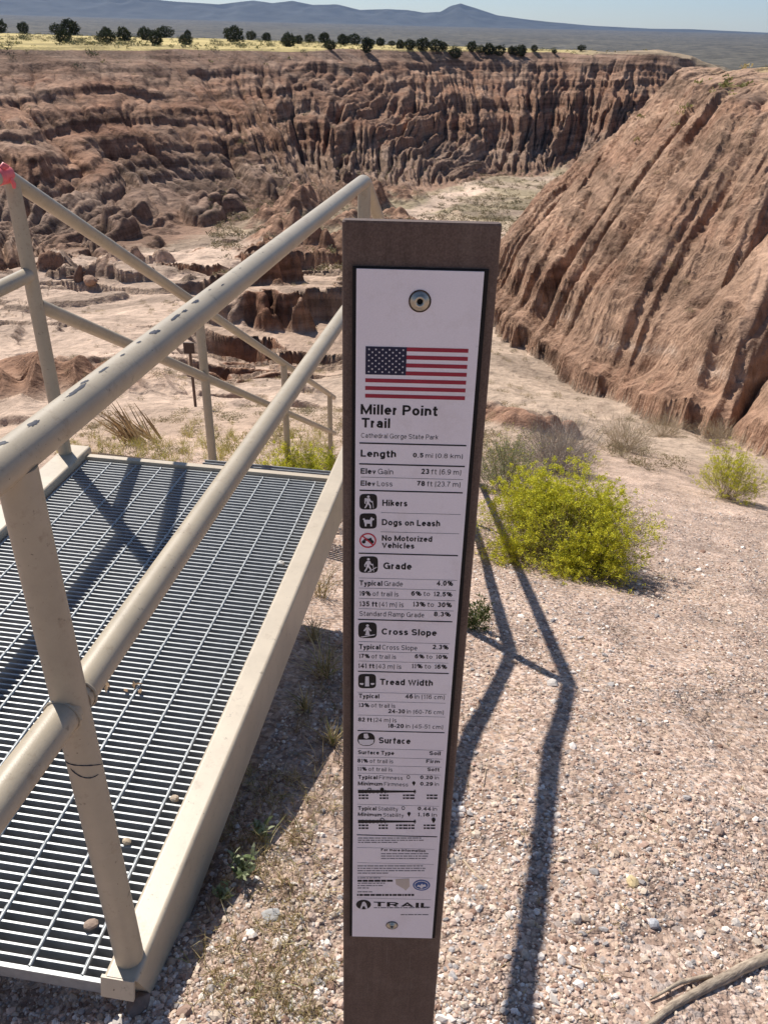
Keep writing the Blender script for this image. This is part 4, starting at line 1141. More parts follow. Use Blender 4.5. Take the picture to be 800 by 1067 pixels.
soft = np.clip(sst(.9, 1.3, x) * sst(.95, 1.2, y) * (1 - sst(1.9, 2.5, y)) * (1 - sst(2.2, 3, x)), 0, 1)
dens = .60 + 1.5 * fbm(x / .6, y / .6, 150, 4)
keep = ~pl & (RNG.uniform(0, 1, N) < np.clip(dens - .75 * soft, .08, 1))
x, y, r = x[keep], y[keep], r[keep]
size = np.clip(np.exp(RNG.normal(math.log(.0034), .46, len(x))), .0014, .0125) * (1 + .55 * sst(1.5, 5, r))
z = grid_z(x, y) + size * .22
V, F, Cc = stones(x, y, z, size)
M_STONE = attr_mat('gravel_stone', .9, .16, 220, .2)
o = mesh_np('gravel', V, F, 3, M_STONE, colors=Cc); tag(o, 'pink, white and grey gravel stones spread over the near slope', 'gravel', kind='stuff')

# stones one could pick out
def rock(name, px, py, size, label, cat='stone', col=None, flat=.7, group=None, z=None, sub=2, mat=None):
    p = at(px, py) if z is None else None
    if z is not None:
        d = ray_dir(px, py); t = (z - EYE) / d.z; p = Vector((0, 0, EYE)) + d * t
    import bmesh
    bm = bmesh.new(); bmesh.ops.create_icosphere(bm, subdivisions=sub, radius=1)
    rg = random.Random(int(px * 7 + py))
    from mathutils import noise as mn
    off = Vector((rg.uniform(0, 90), rg.uniform(0, 90), rg.uniform(0, 90)))
    sc_ = Vector((rg.uniform(.8, 1.25), rg.uniform(.8, 1.2), flat))
    for v in bm.verts:
        k = 1 + .28 * mn.noise(v.co * 1.3 + off) + .12 * mn.noise(v.co * 3.1 + off)
        v.co = Vector((v.co.x * sc_.x, v.co.y * sc_.y, v.co.z * sc_.z)) * k * size
    me = bpy.data.meshes.new(name); bm.to_mesh(me); bm.free()
    me.materials.append(mat or simple_mat('stone', col or (.48, .38, .31), .9, .25, 1.5 / size * .6, bump_s=.4, bump_d=size * .08))
    o = bpy.data.objects.new(name, me); COL.objects.link(o)
    o.location = p + Vector((0, 0, size * flat * .55)); o.rotation_euler = (0, 0, rg.uniform(0, 6))
    tag(o, label, cat, group)
    return o
rock('stone', 145, 1048, .020, 'brown round stone lying against the beam end', col=(.22, .16, .13))
rock('stone', 110, 1030, .014, 'pinkish stone just in front of the grating edge beside the beam end', col=(.42, .30, .24))
rock('stone', 658, 920, .016, 'yellowish flat stone alone on the gravel right of the long shadow', col=(.56, .43, .24), flat=.4)
rock('stone', 680, 965, .013, 'blue grey stone just above the driftwood branch', col=(.40, .40, .42))
rock('stone', 600, 958, .014, 'pale stone with rounded top between the long shadow and the branch', col=(.58, .48, .40))
rock('stone', 283, 955, .017, 'flat grey slab of stone in dry grass left of the sign post', col=(.36, .35, .34), flat=.35)
rock('stone', 748, 868, .013, 'small brown stone casting a dark shadow on bare soil', col=(.35, .25, .2))
rock('stone', 575, 713, .020, 'pale stone lying in the kink of the handrail shadow', col=(.52, .47, .43), flat=.5)
rock('pebble', 132, 878, .009, 'tan pebble caught on the grating beside the near post', 'pebble', (.46, .36, .25), z=.0)
rock('pebble', 182, 833, .008, 'tan pebble resting on the grating close to the side beam', 'pebble', (.44, .35, .26), z=.0)
rock('pebble', 95, 965, .011, 'round brown pebble resting on the near end of the grating', 'pebble', (.30, .22, .17), z=.0)
rock('pebble', 293, 588, .011, 'white pebble on the far part of the grating', 'pebble', (.6, .57, .52), z=.0)

# ------------------------------------------------------------------ plants
def strips(P0, P1, P2, w, taper=.3):
    """bent ribbons through three points, facing random ways"""
    n = len(P0)
    t = P2 - P0; t /= np.linalg.norm(t, axis=1, keepdims=True) + 1e-9
    rv = RNG.normal(size=(n, 3)); s = np.cross(t, rv); s /= np.linalg.norm(s, axis=1, keepdims=True) + 1e-9
    s *= (np.asarray(w) * .5).reshape(-1, 1)
    V = np.stack([P0 - s, P0 + s, P1 - s * .9, P1 + s * .9, P2 - s * taper, P2 + s * taper], 1)
    F = np.array([(0, 1, 3, 2), (2, 3, 5, 4)])
    F = (F[None] + (np.arange(n) * 6)[:, None, None]).reshape(-1)
    return V.reshape(-1, 3), F
def vcol(n, per, cols, var=.25):
    c = np.array(cols)[RNG.integers(0, len(cols), n)] * RNG.uniform(1 - var, 1 + var, (n, 1))
    return np.repeat(c, per, 0)
M_LEAF = attr_mat('leaf', .7, .12, 60, .2, trans=.28)
M_TWIG = attr_mat('twig', .9, .2, 80, .15)
M_DRY = attr_mat('dry_blade', .8, .12, 60, .2, trans=.15)

def bush(name, label, cat, pos, R, Hh, nst, ntw, nleaf, nflow, stemc, leafc, flowc, leaf_len=.016, leaf_w=.0016, fl=.0055, lobes=7, seed=0, group=None, sw=.0022, parts=('stem', 'foliage', 'blossom')):
    root = empty(name, pos, label, cat, group)
    az = RNG.uniform(0, 2 * np.pi, nst); ct = RNG.uniform(.12, 1, nst) ** .8
    st_ = np.sqrt(1 - ct ** 2)
    dirs = np.stack([np.cos(az) * st_, np.sin(az) * st_, ct], -1)
    lob = 1 + .28 * pn(np.cos(az) * 1.3 + seed * 3.3, np.sin(az) * 1.3 + ct * 1.7, 160 + seed)
    L = RNG.uniform(.72, 1.06, nst) * lob
    tip = dirs * np.array([R, R, Hh]) * L[:, None]
    base = RNG.normal(size=(nst, 3)) * np.array([R * .10, R * .10, 0]); base[:, 2] = -.02
    mid = base * .55 + tip * .45 + np.array([0, 0, 1]) * (Hh * -.02) + RNG.normal(size=(nst, 3)) * R * .03
    Vs = []; Fs = []; Cs = []; nb = 0
    v, f = strips(base, mid, tip, np.full(nst, sw), .5)
    Vs.append(v); Fs.append(f); Cs.append(vcol(nst, 6, stemc)); nb += len(v)
    si = np.repeat(np.arange(nst), ntw); k = len(si)
    tt = RNG.uniform(.42, .96, k)[:, None]
    st0 = np.where(tt < .5, base[si] + (mid[si] - base[si]) * tt * 2, mid[si] + (tip[si] - mid[si]) * (tt * 2 - 1))
    td = dirs[si] * .6 + RNG.normal(size=(k, 3)) * .42 + np.array([0, 0, .45]); td /= np.linalg.norm(td, axis=1, keepdims=True)
    tl = RNG.uniform(.10, .26, k)[:, None] * (R + Hh) * .5
    tw1 = st0 + td * tl
    v, f = strips(st0, (st0 + tw1) / 2 + RNG.normal(size=(k, 3)) * .003, tw1, np.full(k, sw * .55), .5)
    Vs.append(v); Fs.append(f + nb); Cs.append(vcol(k, 6, stemc)); nb += len(v)
    mesh_np(parts[0], np.concatenate(Vs), np.concatenate(Fs), 4, M_TWIG, root, colors=np.concatenate(Cs))
    if nleaf:
        wi = RNG.integers(0, k, nleaf); q = RNG.uniform(.15, 1, nleaf)[:, None]
        p = st0[wi] + (tw1[wi] - st0[wi]) * q
        d = td[wi] * .8 + RNG.normal(size=(nleaf, 3)) * .55; d /= np.linalg.norm(d, axis=1, keepdims=True)
        l = RNG.uniform(.6, 1.3, nleaf)[:, None] * leaf_len
        v, f = strips(p, p + d * l * .5 + RNG.normal(size=(nleaf, 3)) * leaf_len * .06, p + d * l, np.full(nleaf, leaf_w), .2)
        mesh_np(parts[1], v, f, 4, M_LEAF, root, colors=vcol(nleaf, 6, leafc))
    if nflow:
        wt = np.clip(.10 + .80 * tw1[:, 2] / Hh + 1.1 * pn(tw1[:, 0] / R * 2.2 + seed, tw1[:, 1] / R * 2.2 + tw1[:, 2] / Hh, 170 + seed), .07, 1.2); wt /= wt.sum()
        wi = RNG.choice(k, nflow, p=wt)
        p = tw1[wi] + RNG.normal(size=(nflow, 3)) * leaf_len * .5
        d = td[wi] * .5 + RNG.normal(size=(nflow, 3)) * .8; d /= np.linalg.norm(d, axis=1, keepdims=True)
        l = RNG.uniform(.6, 1.4, nflow)[:, None] * fl
        v, f = strips(p - d * l, p, p + d * l, np.full(nflow, fl * .9), .7)
        mesh_np(parts[2], v, f, 4, M_LEAF, root, colors=vcol(nflow, 6, flowc, .22))
    return root
YEL = [(.66, .61, .045), (.56, .56, .045), (.48, .50, .06), (.72, .64, .05)]
GRN = [(.30, .34, .06), (.24, .28, .06), (.36, .37, .08), (.34, .30, .11)]
WOOD = [(.26, .19, .12), (.33, .25, .16), (.20, .15, .10)]
def px_m(p): return (p - Vector((0, 0, EYE))).dot(fwd) / 850.0
p = at(587, 582); k = px_m(p)
bush('rabbitbrush', 'large round rabbitbrush in yellow green bloom beside the sign post', 'shrub', p, 100 * k, 86 * k, 820, 7, 26000, 105000, WOOD, GRN, YEL, seed=1, fl=.0043, leaf_w=.0012)
p = at(757, 520); k = px_m(p)
bush('rabbitbrush', 'small sparse rabbitbrush with yellow tips standing alone on the gravel', 'shrub', p, 40 * k, 54 * k, 220, 6, 9000, 22000, WOOD, GRN + [(.30, .31, .14)], YEL, seed=2, fl=.004)
p = at(312, 512); k = px_m(p)
bush('rabbitbrush', 'bright yellow rabbitbrush seen through the railing just past the grating', 'shrub', p, 46 * k, 50 * k, 240, 6, 9000, 15000, WOOD, GRN, YEL, seed=3)
GREYT = [(.36, .31, .28), (.42, .37, .33), (.28, .24, .22), (.46, .40, .33)]
p = at(578, 492); k = px_m(p)
bush('dead_shrub', 'bare grey twiggy shrub just behind the large yellow rabbitbrush', 'shrub', p, 56 * k, 66 * k, 520, 9, 5000, 0, GREYT, [(.34, .31, .22), (.40, .35, .28)], YEL, seed=4, sw=.003)
p = at(525, 512); k = px_m(p)
bush('sagebrush', 'grey green sagebrush rising between the sign post and the yellow rabbitbrush', 'shrub', p, 44 * k, 68 * k, 260, 7, 14000, 600, WOOD, [(.30, .33, .17), (.36, .36, .22), (.26, .29, .13)], YEL, seed=5, leaf_w=.003)
for i, (px, py, w, h, lab) in enumerate(((650, 470, 44, 44, 'tan dry shrub between the grey twiggy shrub and the small rabbitbrush'), (745, 462, 34, 26, 'low orange brown dry shrub behind the small rabbitbrush'), (690, 455, 30, 30, 'faded grey shrub at the edge of the slope below the ridge foot'))):
    p = at(px, py); k = px_m(p)
    bush('dry_shrub', lab, 'shrub', p, w * k, h * k, 260, 8, 5000, 0, [(.42, .33, .22), (.36, .29, .22), (.46, .38, .28)], [(.42, .35, .20), (.46, .36, .22)], YEL, seed=6 + i, sw=.003, leaf_w=.003)
p = at(497, 655); k = px_m(p)
bush('weed', 'dark green weed growing in the shade at the right foot of the sign post', 'weed', p, 16 * k, 46 * k, 40, 4, 900, 0, [(.2, .2, .08)], [(.12, .16, .05), (.18, .20, .07)], YEL, seed=11, leaf_w=.004)

def tuft(V, F, Cc, pos, n, Lb, wid, lean, cols, nb):
    az = RNG.uniform(0, 2 * np.pi, n); tl = np.abs(RNG.normal(0, lean, n)); L = RNG.uniform(.5, 1.1, n) * Lb
    d = np.stack([np.cos(az) * np.sin(tl), np.sin(az) * np.sin(tl), np.cos(tl)], -1)
    p0 = np.array(pos) + RNG.normal(size=(n, 3)) * np.array([Lb * .10, Lb * .10, 0])
    p1 = p0 + d * (L * .55)[:, None]
    d2 = d + np.stack([np.cos(az), np.sin(az), np.full(n, -.55)], -1) * RNG.uniform(.1, .8, (n, 1)); d2 /= np.linalg.norm(d2, axis=1, keepdims=True)
    p2 = p1 + d2 * (L * .5)[:, None]
    v, f = strips(p0, p1, p2, np.full(n, wid), .15)
    V.append(v); F.append(f + nb); Cc.append(vcol(n, 6, cols)); return nb + len(v)
STR = [(.50, .40, .20), (.44, .34, .17), (.55, .46, .27), (.36, .28, .15)]
# tall dry grass in the shade of the beam
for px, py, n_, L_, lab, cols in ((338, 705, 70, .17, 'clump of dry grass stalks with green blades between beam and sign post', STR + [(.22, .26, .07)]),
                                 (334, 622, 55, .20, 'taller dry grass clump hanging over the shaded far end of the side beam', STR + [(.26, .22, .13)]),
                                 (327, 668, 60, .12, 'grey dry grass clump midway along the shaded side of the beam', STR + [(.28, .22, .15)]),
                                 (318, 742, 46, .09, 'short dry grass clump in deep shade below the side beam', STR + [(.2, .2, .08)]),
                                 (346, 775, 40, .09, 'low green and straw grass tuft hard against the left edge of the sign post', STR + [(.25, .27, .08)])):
    V, F, Cc = [], [], []
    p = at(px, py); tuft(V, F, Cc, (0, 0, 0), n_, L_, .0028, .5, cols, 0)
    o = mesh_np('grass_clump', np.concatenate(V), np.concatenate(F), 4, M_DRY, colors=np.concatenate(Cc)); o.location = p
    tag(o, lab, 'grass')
# low straw grass left of the sign post
V, F, Cc, nb = [], [], [], 0
for i in range(420):
    px = random.gauss(290, 42); py = random.uniform(790, 1090) if random.random() < .8 else random.uniform(1000, 1090)
    if px > 352 or px < 205 + max(0, 900 - py) * .35: continue
    d = ray_dir(px, py); t = (-.16 - EYE) / d.z; q = Vector((0, 0, EYE)) + d * t
    z = tz(q.x, q.y)
    nb = tuft(V, F, Cc, (q.x, q.y, z), random.randint(5, 12), random.uniform(.02, .055), .0013, .85, STR + ([(.30, .33, .12)] if i % 5 == 0 else []), nb)
for i in range(160):           # thin straw among the stones to the right
    a_, r_ = rad(random.uniform(2, 34)), math.exp(random.uniform(math.log(.9), math.log(5)))
    X, Y = r_ * math.sin(a_), r_ * math.cos(a_)
    nb = tuft(V, F, Cc, (X, Y, tz(X, Y)), random.randint(3, 9), random.uniform(.012, .035) * (1 + r_ * .25), .0014, 1.0, STR, nb)
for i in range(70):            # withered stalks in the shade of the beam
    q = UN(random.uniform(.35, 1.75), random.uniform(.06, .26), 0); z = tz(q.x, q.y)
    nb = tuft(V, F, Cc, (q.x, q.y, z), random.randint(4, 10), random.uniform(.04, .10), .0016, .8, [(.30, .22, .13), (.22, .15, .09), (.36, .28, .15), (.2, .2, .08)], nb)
for i in range(330):           # golden grass past the far end of the walkway
    px, py = random.uniform(60, 350), random.triangular(436, 520, 470)
    q = at(px, py)
    nb = tuft(V, F, Cc, q, random.randint(14, 26), random.uniform(.10, .24), .004, .6, [(.52, .44, .13), (.46, .42, .12), (.50, .40, .20), (.40, .40, .10)], nb)
o = mesh_np('dry_grass', np.concatenate(V), np.concatenate(F), 4, M_DRY, colors=np.concatenate(Cc)); tag(o, 'thin straw coloured grass scattered over the gravel', 'grass', kind='stuff')

# small grey green weed by the beam
def weed(px, py, h, nl, label):
    p = at(px, py); root = empty('weed', p, label, 'weed')
    b = MB(); tips = []
    for k in range(7):
        a = k * 2.4; l = h * random.uniform(.6, 1)
        d = Vector((math.cos(a) * .6, math.sin(a) * .6, 1)).normalized()
        b.tube([(0, 0, -.01), d * l * .5 + Vector((0, 0, .004)), d * l], [.0016, .0012, .0007], 5); tips.append((d, l))
    b.build('stem', simple_mat('green_stem', (.24, .26, .14), .7), root)
    P0, P1, P2 = [], [], []
    for i in range(nl):
        d, l = random.choice(tips); q = d * l * random.uniform(.25, 1)
        a = random.uniform(0, 6.28); e = Vector((math.cos(a), math.sin(a), random.uniform(.1, .9))).normalized(); L = random.uniform(.010, .024)
        P0.append(q); P1.append(q + e * L * .5 + Vector((0, 0, .002))); P2.append(q + e * L)
    v, f = strips(np.array(P0), np.array(P1), np.array(P2), np.full(nl, .0085), .15)
    mesh_np('leaves', v, f, 4, M_LEAF, root, colors=vcol(nl, 6, [(.27, .31, .17), (.33, .36, .22), (.22, .27, .12)]))
weed(254, 915, .075, 90, 'grey green leafy weed growing at the sunlit shadow edge of the side beam')
weed(272, 872, .045, 40, 'smaller pale green weed just up the slope from the leafy one')
weed(232, 938, .04, 26, 'tiny dark green weed low in the shade of the side beam')

# ------------------------------------------------------------------ wood lying about
M_WOOD = None
def wood_mat():
    m, n, b = new_mat('weathered_wood')
    P = opos(n)
    mp = nd(n, 'ShaderNodeMapping'); mp.inputs['Scale'].default_value = (1, .12, 1); n.links.new(P, mp.inputs[0])
    f = noise(n, 190, 6, .7, mp.outputs[0]); g = noise(n, 25, 4, .6, P)
    c = ramp(n, f, [(.3, (.17, .125, .095)), (.5, (.40, .315, .235)), (.72, (.54, .44, .33))])
    c = mixc(n, 1.0, c, ramp(n, g, [(.3, .7), (.7, 1.15)]), 'MULTIPLY')
    n.links.new(c, b.inputs['Base Color']); b.inputs['Roughness'].default_value = .9
    bump(n, b, f, .8, .004)
    return m
M_WOOD = wood_mat()
def stick(name, pts, rads, label, lift=.6, cat='stick', mat=None, seg=6, wob=.15, extra=()):
    W = [at(px, py) for px, py in pts]
    c = W[0].copy()
    rg = random.Random(int(pts[0][0]))
    P = []; R = []
    for i in range(len(W) - 1):
        for k in range(seg):
            t = k / seg; rr = rads[i] * (1 - t) + rads[i + 1] * t
            q = W[i].lerp(W[i + 1], t) - c
            P.append(q + Vector((rg.uniform(-1, 1), rg.uniform(-1, 1), rg.uniform(-.3, 1))) * rr * wob + Vector((0, 0, rr * lift))); R.append(rr * rg.uniform(.965, 1.035))
    P.append(W[-1] - c + Vector((0, 0, rads[-1] * lift))); R.append(rads[-1])
    b = MB(); b.tube(P, R, 14, jitter=.03, seed=1)
    o = b.build(name, mat or M_WOOD); o.location = c
    ch = W[-1] - W[0]; an = math.atan2(-ch.x, ch.y)          # local y along the stick, so its grain runs lengthwise
    o.data.transform(Matrix.Rotation(-an, 4, 'Z')); o.rotation_euler = (0, 0, an)
    for pp, rr in extra:
        b = MB(); b.tube([Matrix.Rotation(-an, 3, 'Z') @ (at(*q) - c) + Vector((0, 0, r2 * .8 + dz)) for (q, r2, dz) in zip(pp, rr, (0.0, .008, .004))], rr, 8, jitter=.1); b.build('side_twig', mat or M_WOOD, o)
    tag(o, label, cat)
stick('branch', [(655, 1085), (700, 1050), (752, 1022), (820, 990)], [.0042, .0082, .0108, .013], 'weathered driftwood branch lying across the bottom right corner', seg=8, extra=[([(740, 1018), (706, 1028), (676, 1044)], [.005, .0045, .002])])
TW = simple_mat('pale_root', (.42, .33, .23), .85, .3, 120)
TW2 = simple_mat('dark_twig', (.20, .13, .09), .85, .3, 120)
stick('twig', [(482, 897), (497, 914), (520, 932)], [.0022, .0028, .0018], 'pale bent root lying on the gravel just right of the sign panel foot', mat=TW)
stick('twig', [(452, 1006), (464, 1027), (473, 1050)], [.0018, .0015, .001], 'thin dark twig against the lower right edge of the sign post', mat=TW2)
stick('twig', [(513, 745), (508, 790), (500, 840), (487, 880)], [.0008, .0011, .001, .0007], 'long thin straw stalk along the left side of the handrail shadow', mat=TW)
stick('twig', [(585, 838), (608, 840), (625, 838)], [.0012, .0016, .0008], 'short pale twig right of the long shadow among white stones', mat=TW)
stick('twig', [(290, 862), (308, 874), (326, 882)], [.002, .0022, .001], 'short dark twig on the gravel beside the leafy weed', mat=TW2)
stick('twig', [(575, 1000), (610, 1012), (660, 1020)], [.0012, .0014, .0008], 'thin brown twig on the gravel just left of the driftwood branch', mat=TW2)
# dead leaves caught on the grating
b = MB(); rg = random.Random(4)
for k in range(9):
    d = ray_dir(rg.uniform(100, 150), rg.uniform(712, 722)); t = (.006 - EYE) / d.z; q = Vector((0, 0, EYE)) + d * t
    a = rg.uniform(0, 6.3); e = Vector((math.cos(a), math.sin(a), .3)) * .013; s_ = Vector((-math.sin(a), math.cos(a), .5)) * .005
    b.add([q - e, q + s_, q + e, q - s_ + Vector((0, 0, .004))], [(0, 1, 2, 3)])
o = b.build('dead_leaves', simple_mat('dead_leaf', (.25, .16, .09), .8, .3, 90)); tag(o, 'curled brown dead leaves caught on the grating behind the near post', 'leaves', kind='stuff')

# ------------------------------------------------------------------ things down on the bench
p = at(204, 424); k = px_m(p)
ts = empty('trail_marker', p, 'small dark square marker on a thin post far down the trail', 'sign')
b = MB(); b.tube([(0, 0, -.1), (0, 0, 68 * k)], 1.5 * k, 10); b.build('post', simple_mat('dark_post', (.11, .075, .06), .7, .2, 20), ts)
b = MB(); b.box((0, -2.2 * k, 64 * k), (5.4 * k, 0, 0), (0, .8 * k, 0), (0, 0, 5.6 * k)); b.build('plate', simple_mat('dark_plate', (.06, .04, .035), .6, .2, 20), ts)

p = at(82, 293); k = px_m(p)
dsn = empty('dead_stump', p, 'dark gnarled stump with broken limbs on the pale bench', 'stump')
MS = simple_mat('dark_stump_wood', (.16, .10, .075), .9, .4, 4)
b = MB(); b.tube([(0, 0, -.1), (1 * k, 0, 5 * k), (3 * k, 0, 11 * k), (5 * k, 0, 16 * k)], [5.5 * k, 4.6 * k, 3.2 * k, 1.4 * k], 9, jitter=.15); b.build('trunk', MS, dsn)
for dx, dz, r_ in ((-12, 3, 1.6), (13, 5, 1.5), (-6, 8, 1.3), (9, 10, 1.2), (22, 2, 1.3)):
    b = MB(); b.tube([(0, 0, 3 * k), (dx * .5 * k, k, (dz * .5 + 2) * k), (dx * k, 0, dz * k)], [r_ * 1.4 * k, r_ * k, r_ * .4 * k], 7, jitter=.15); b.build('limb', MS, dsn)
o = rock('boulder', 95, 299, 7.5 * k, 'rounded reddish boulder at the foot of the gnarled stump', 'boulder', (.36, .23, .16), .75)
# dry yucca on the slope below the walkway
p = at(148, 462); k = px_m(p)
V, F, Cc = [], [], []
n_ = 70
az = RNG.uniform(0, 6.28, n_); d = np.stack([-.65 + .35 * np.cos(az), .2 * np.sin(az), .75 + .25 * RNG.uniform(-1, 1, n_)], -1); d /= np.linalg.norm(d, axis=1, keepdims=True)
p0 = RNG.normal(size=(n_, 3)) * np.array([9, 9, 0]) * k; L = RNG.uniform(.6, 1.1, (n_, 1)) * 46 * k
v, f = strips(p0, p0 + d * L * .5, p0 + d * L, np.full(n_, 2.2 * k), .2)
o = mesh_np('dry_yucca', v, f, 4, M_DRY, colors=vcol(n_, 6, [(.40, .28, .15), (.32, .22, .12), (.48, .36, .2)])); o.location = p
tag(o, 'clump of dry brown stalks leaning left on the slope past the walkway', 'plant')

# ------------------------------------------------------------------ scrub: far too much of it to count
def scrub(name, label, n, rr, aa, zmin, zmax, size, cols, smax=.55, nq=14, dens=None, seed=0, q=1.0):
    r = np.exp(RNG.uniform(math.log(rr[0]), math.log(rr[1]), n)); a = np.radians(RNG.uniform(*aa, n))
    x, y = r * np.sin(a), r * np.cos(a)
    z = grid_z(x, y); e = .25 + r * .004
    sl = np.hypot(grid_z(x + e, y) - z, grid_z(x, y + e) - z) / e
    ok = (z > zmin) & (z < zmax) & (sl < smax) & (fbm(x / (4 + r * .07), y / (4 + r * .07), 180 + seed, 3) > RNG.uniform(-.45, .35, n))
    x, y, z = x[ok], y[ok], z[ok]; m_ = len(x)
    S = RNG.uniform(.5, 1.25, m_) * size
    c = np.repeat(np.stack([x, y, z], -1), nq, 0); s = np.repeat(S, nq)[:, None]
    d = RNG.normal(size=(m_ * nq, 3)); d /= np.linalg.norm(d, axis=1, keepdims=True); d[:, 2] = np.abs(d[:, 2])
    p = c + d * s * RNG.uniform(.35, 1, (m_ * nq, 1)) * np.array([1, 1, .8])
    e = RNG.normal(size=(m_ * nq, 3)); e /= np.linalg.norm(e, axis=1, keepdims=True)
    v, f = strips(p - e * s * .22 * q, p, p + e * s * .22 * q, (s * .26 * q * q).ravel(), .5)
    cc = np.array(cols)[RNG.integers(0, len(cols), m_)] * RNG.uniform(.75, 1.25, (m_, 1))
    o = mesh_np(name, v, f, 4, M_LEAF, colors=np.repeat(np.repeat(cc, nq, 0), 6, 0))
    tag(o, label, 'scrub', kind='stuff')
DCOL = [(.22, .19, .10), (.30, .235, .14), (.19, .16, .09), (.36, .29, .19), (.26, .22, .15)]
scrub('desert_scrub', 'low olive and tan scrub dotted over the canyon floor', 7000, (44, 230), (-12, 14), -24, -9.5, .5, [(.19, .165, .085), (.25, .20, .11), (.16, .14, .08), (.31, .25, .16), (.23, .19, .12)], .5, 26, seed=1, q=.7)
scrub('desert_scrub', 'low dry scrub dotted over the gravel slope and the gully below', 1700, (9, 46), (-24, 22), -12, -.6, .17, [(.30, .24, .14), (.36, .29, .18), (.24, .21, .11), (.42, .34, .2)], .7, 90, seed=2, q=.45)
scrub('desert_scrub', 'tufted scrub in the yellow grass along the far canyon rim', 3000, (108, 520), (-30, 15), -3.6, 1.2, .5, [(.16, .16, .07), (.30, .26, .12), (.22, .21, .09)], .5, 12, seed=3)
scrub('desert_scrub', 'yellowish scrub along the crest of the gullied ridge', 700, (38, 75), (15, 30), -2.6, 2, .3, [(.36, .31, .12), (.28, .26, .1), (.42, .34, .16)], .45, 14, seed=4)
scrub('desert_scrub', 'dark scrub dotted thinly over the canyon wall slopes', 1500, (60, 200), (-26, 14), -9, -2, .4, DCOL, .75, 16, seed=5, q=.7)

scrub('juniper_scrub', 'dark green juniper brush between the trees along the far rim', 800, (118, 420), (-25, 12), -3.4, 1.2, 1.0, [(.05, .06, .03), (.07, .08, .04), (.10, .10, .05)], .5, 60, seed=6, q=.5)
# ------------------------------------------------------------------ juniper trees on the far rim
M_JUN = attr_mat('juniper_leaf', .8, .15, 3, .1, trans=.1)
M_BARK = simple_mat('juniper_bark', (.12, .085, .06), .95, .3, 8)
def juniper_mesh(seed):
    n = 1500
    d = RNG.normal(size=(n, 3)); d /= np.linalg.norm(d, axis=1, keepdims=True)
    lump = 1 + .42 * pn(d[:, 0] * 1.7 + seed * 5, d[:, 1] * 1.7 + d[:, 2] * 1.3, 190 + seed) + .24 * pn(d[:, 0] * 4 + seed, d[:, 2] * 4 + d[:, 1] * 3, 195 + seed)
    w = np.array([(.46, .46, .47), (.40, .42, .50), (.56, .52, .43), (.36, .38, .48)][seed % 4])
    p = d * w * lump[:, None] * RNG.uniform(.45, 1, (n, 1)) ** .4 + np.array([0, 0, .51])
    p[:, 2] = np.maximum(p[:, 2] - .06, .0) + RNG.uniform(0, .04, n)
    e = RNG.normal(size=(n, 3)) + d * .7 + np.array([0, 0, .5]); e /= np.linalg.norm(e, axis=1, keepdims=True)
    v, f = strips(p - e * .035, p, p + e * .05, np.full(n, .045), .3)
    col = vcol(n, 6, [(.050, .062, .030), (.036, .048, .024), (.068, .078, .036), (.045, .05, .03)], .3)
    return v, f, col
jm = []
for s_ in range(4):
    v, f, col = juniper_mesh(s_)
    root = empty('juniper_tree', (0, 0, 0)); cr = mesh_np('crown', v, f, 4, M_JUN, root, colors=col)
    b = MB(); b.tube([(0, 0, -.06), (.01, 0, .15), (-.01, .02, .4), (.03, .01, .62)], [.055, .05, .035, .015], 8, jitter=.12)
    for k in range(4):
        a = k * 1.7 + s_; b.tube([(0, 0, .12 + k * .05), (math.cos(a) * .16, math.sin(a) * .16, .3 + k * .06), (math.cos(a) * .3, math.sin(a) * .3, .5 + k * .05)], [.03, .02, .008], 6)
    tk = b.build('trunk', M_BARK, root)
    jm.append((root, cr, tk))
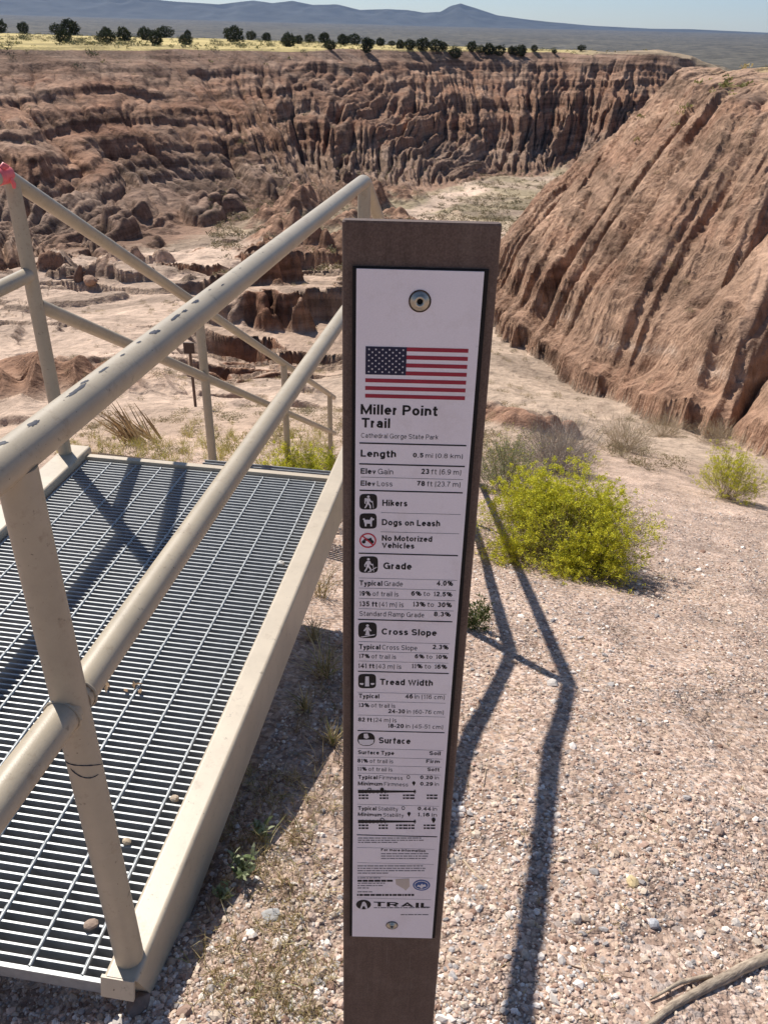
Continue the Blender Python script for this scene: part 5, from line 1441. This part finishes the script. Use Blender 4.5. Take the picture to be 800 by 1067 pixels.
JT = [(1, 31, 13, 'dark round juniper cut by the left edge on the far rim'), (25, 32, 12, 'broad low juniper second from the left edge on the far rim'), (61, 35, 12, 0), (74, 35, 16, 'largest of the junipers in the cluster above the left railing corner'), (67, 44, 14, 'juniper hanging at the rim just below the left cluster'),
      (111, 34, 10, 0), (112, 45, 15, 'tall narrow juniper perched at the rim left of the rounded one'), (130, 42, 15, 'rounded juniper standing alone in yellow grass near the left cluster'), (152, 41, 14, 0), (163, 47, 15, 'juniper at the rim edge leaning over the top of the canyon wall'), (172, 38, 12, 0),
      (196, 37, 8, 0), (194, 46, 11, 'small juniper at the lip of the wall with a smaller one behind it'), (244, 43, 16, 'dome shaped dark juniper alone in the yellow grass above the top rail'), (262, 41, 10, 0), (278, 42, 9, 0), (301, 48, 14, 'front juniper of the long row, nearest the canyon lip'), (311, 45, 9, 0), (323, 44, 9, 0), (338, 44, 11, 0),
      (344, 51, 11, 0), (358, 46, 11, 0), (369, 46, 11, 0), (382, 54, 14, 'juniper low on the lip of the wall, above the sign post top'), (386, 47, 8, 0), (396, 47, 9, 0), (408, 47, 6, 0), (417, 50, 9, 0), (427, 51, 10, 0), (440, 52, 13, 'tallest juniper in the right half of the rim row'), (454, 53, 12, 0), (462, 51, 8, 0),
      (474, 60, 12, 'two toned small juniper growing below the rim on the upper wall'), (491, 53, 10, 0), (500, 54, 8, 0), (509, 56, 11, 0), (519, 57, 10, 0), (532, 56, 8, 0), (538, 57, 9, 0), (543, 58, 11, 0), (556, 53, 7, 0), (577, 55, 4, 0), (605, 52, 6, 'lonely small juniper on the pale hill end right of the rim row')]
for i, (px, py, hp, lab) in enumerate(JT):
    d = ray_dir(px * 1.0, py + .8)
    t = np.geomspace(20, 900, 5000)
    X, Y, Zr = d.x * t, d.y * t, EYE + d.z * t
    Z = grid_z(X, Y); hit_ = Zr <= Z
    k = int(np.argmax(hit_)) if hit_.any() else int(np.argmin(Zr - Z))
    p = Vector((X[k], Y[k], Z[k] - .05))
    h = hp * px_m(p) * .97
    src = jm[i % 4]
    if i < 4: root = src[0]
    else:
        root = src[0].copy(); COL.objects.link(root)
        for ch in src[1:]:
            c = ch.copy(); COL.objects.link(c); c.parent = root
    root.location = p; root.rotation_euler = (0, 0, random.uniform(0, 6.28)); root.scale = (h * random.uniform(1.0, 1.6), h * random.uniform(1.0, 1.4), h * random.uniform(.9, 1.05))
    root['category'] = 'tree'; root['group'] = 'junipers along the far canyon rim'
    root['label'] = lab or 'small dark juniper in the loose row along the far canyon rim'
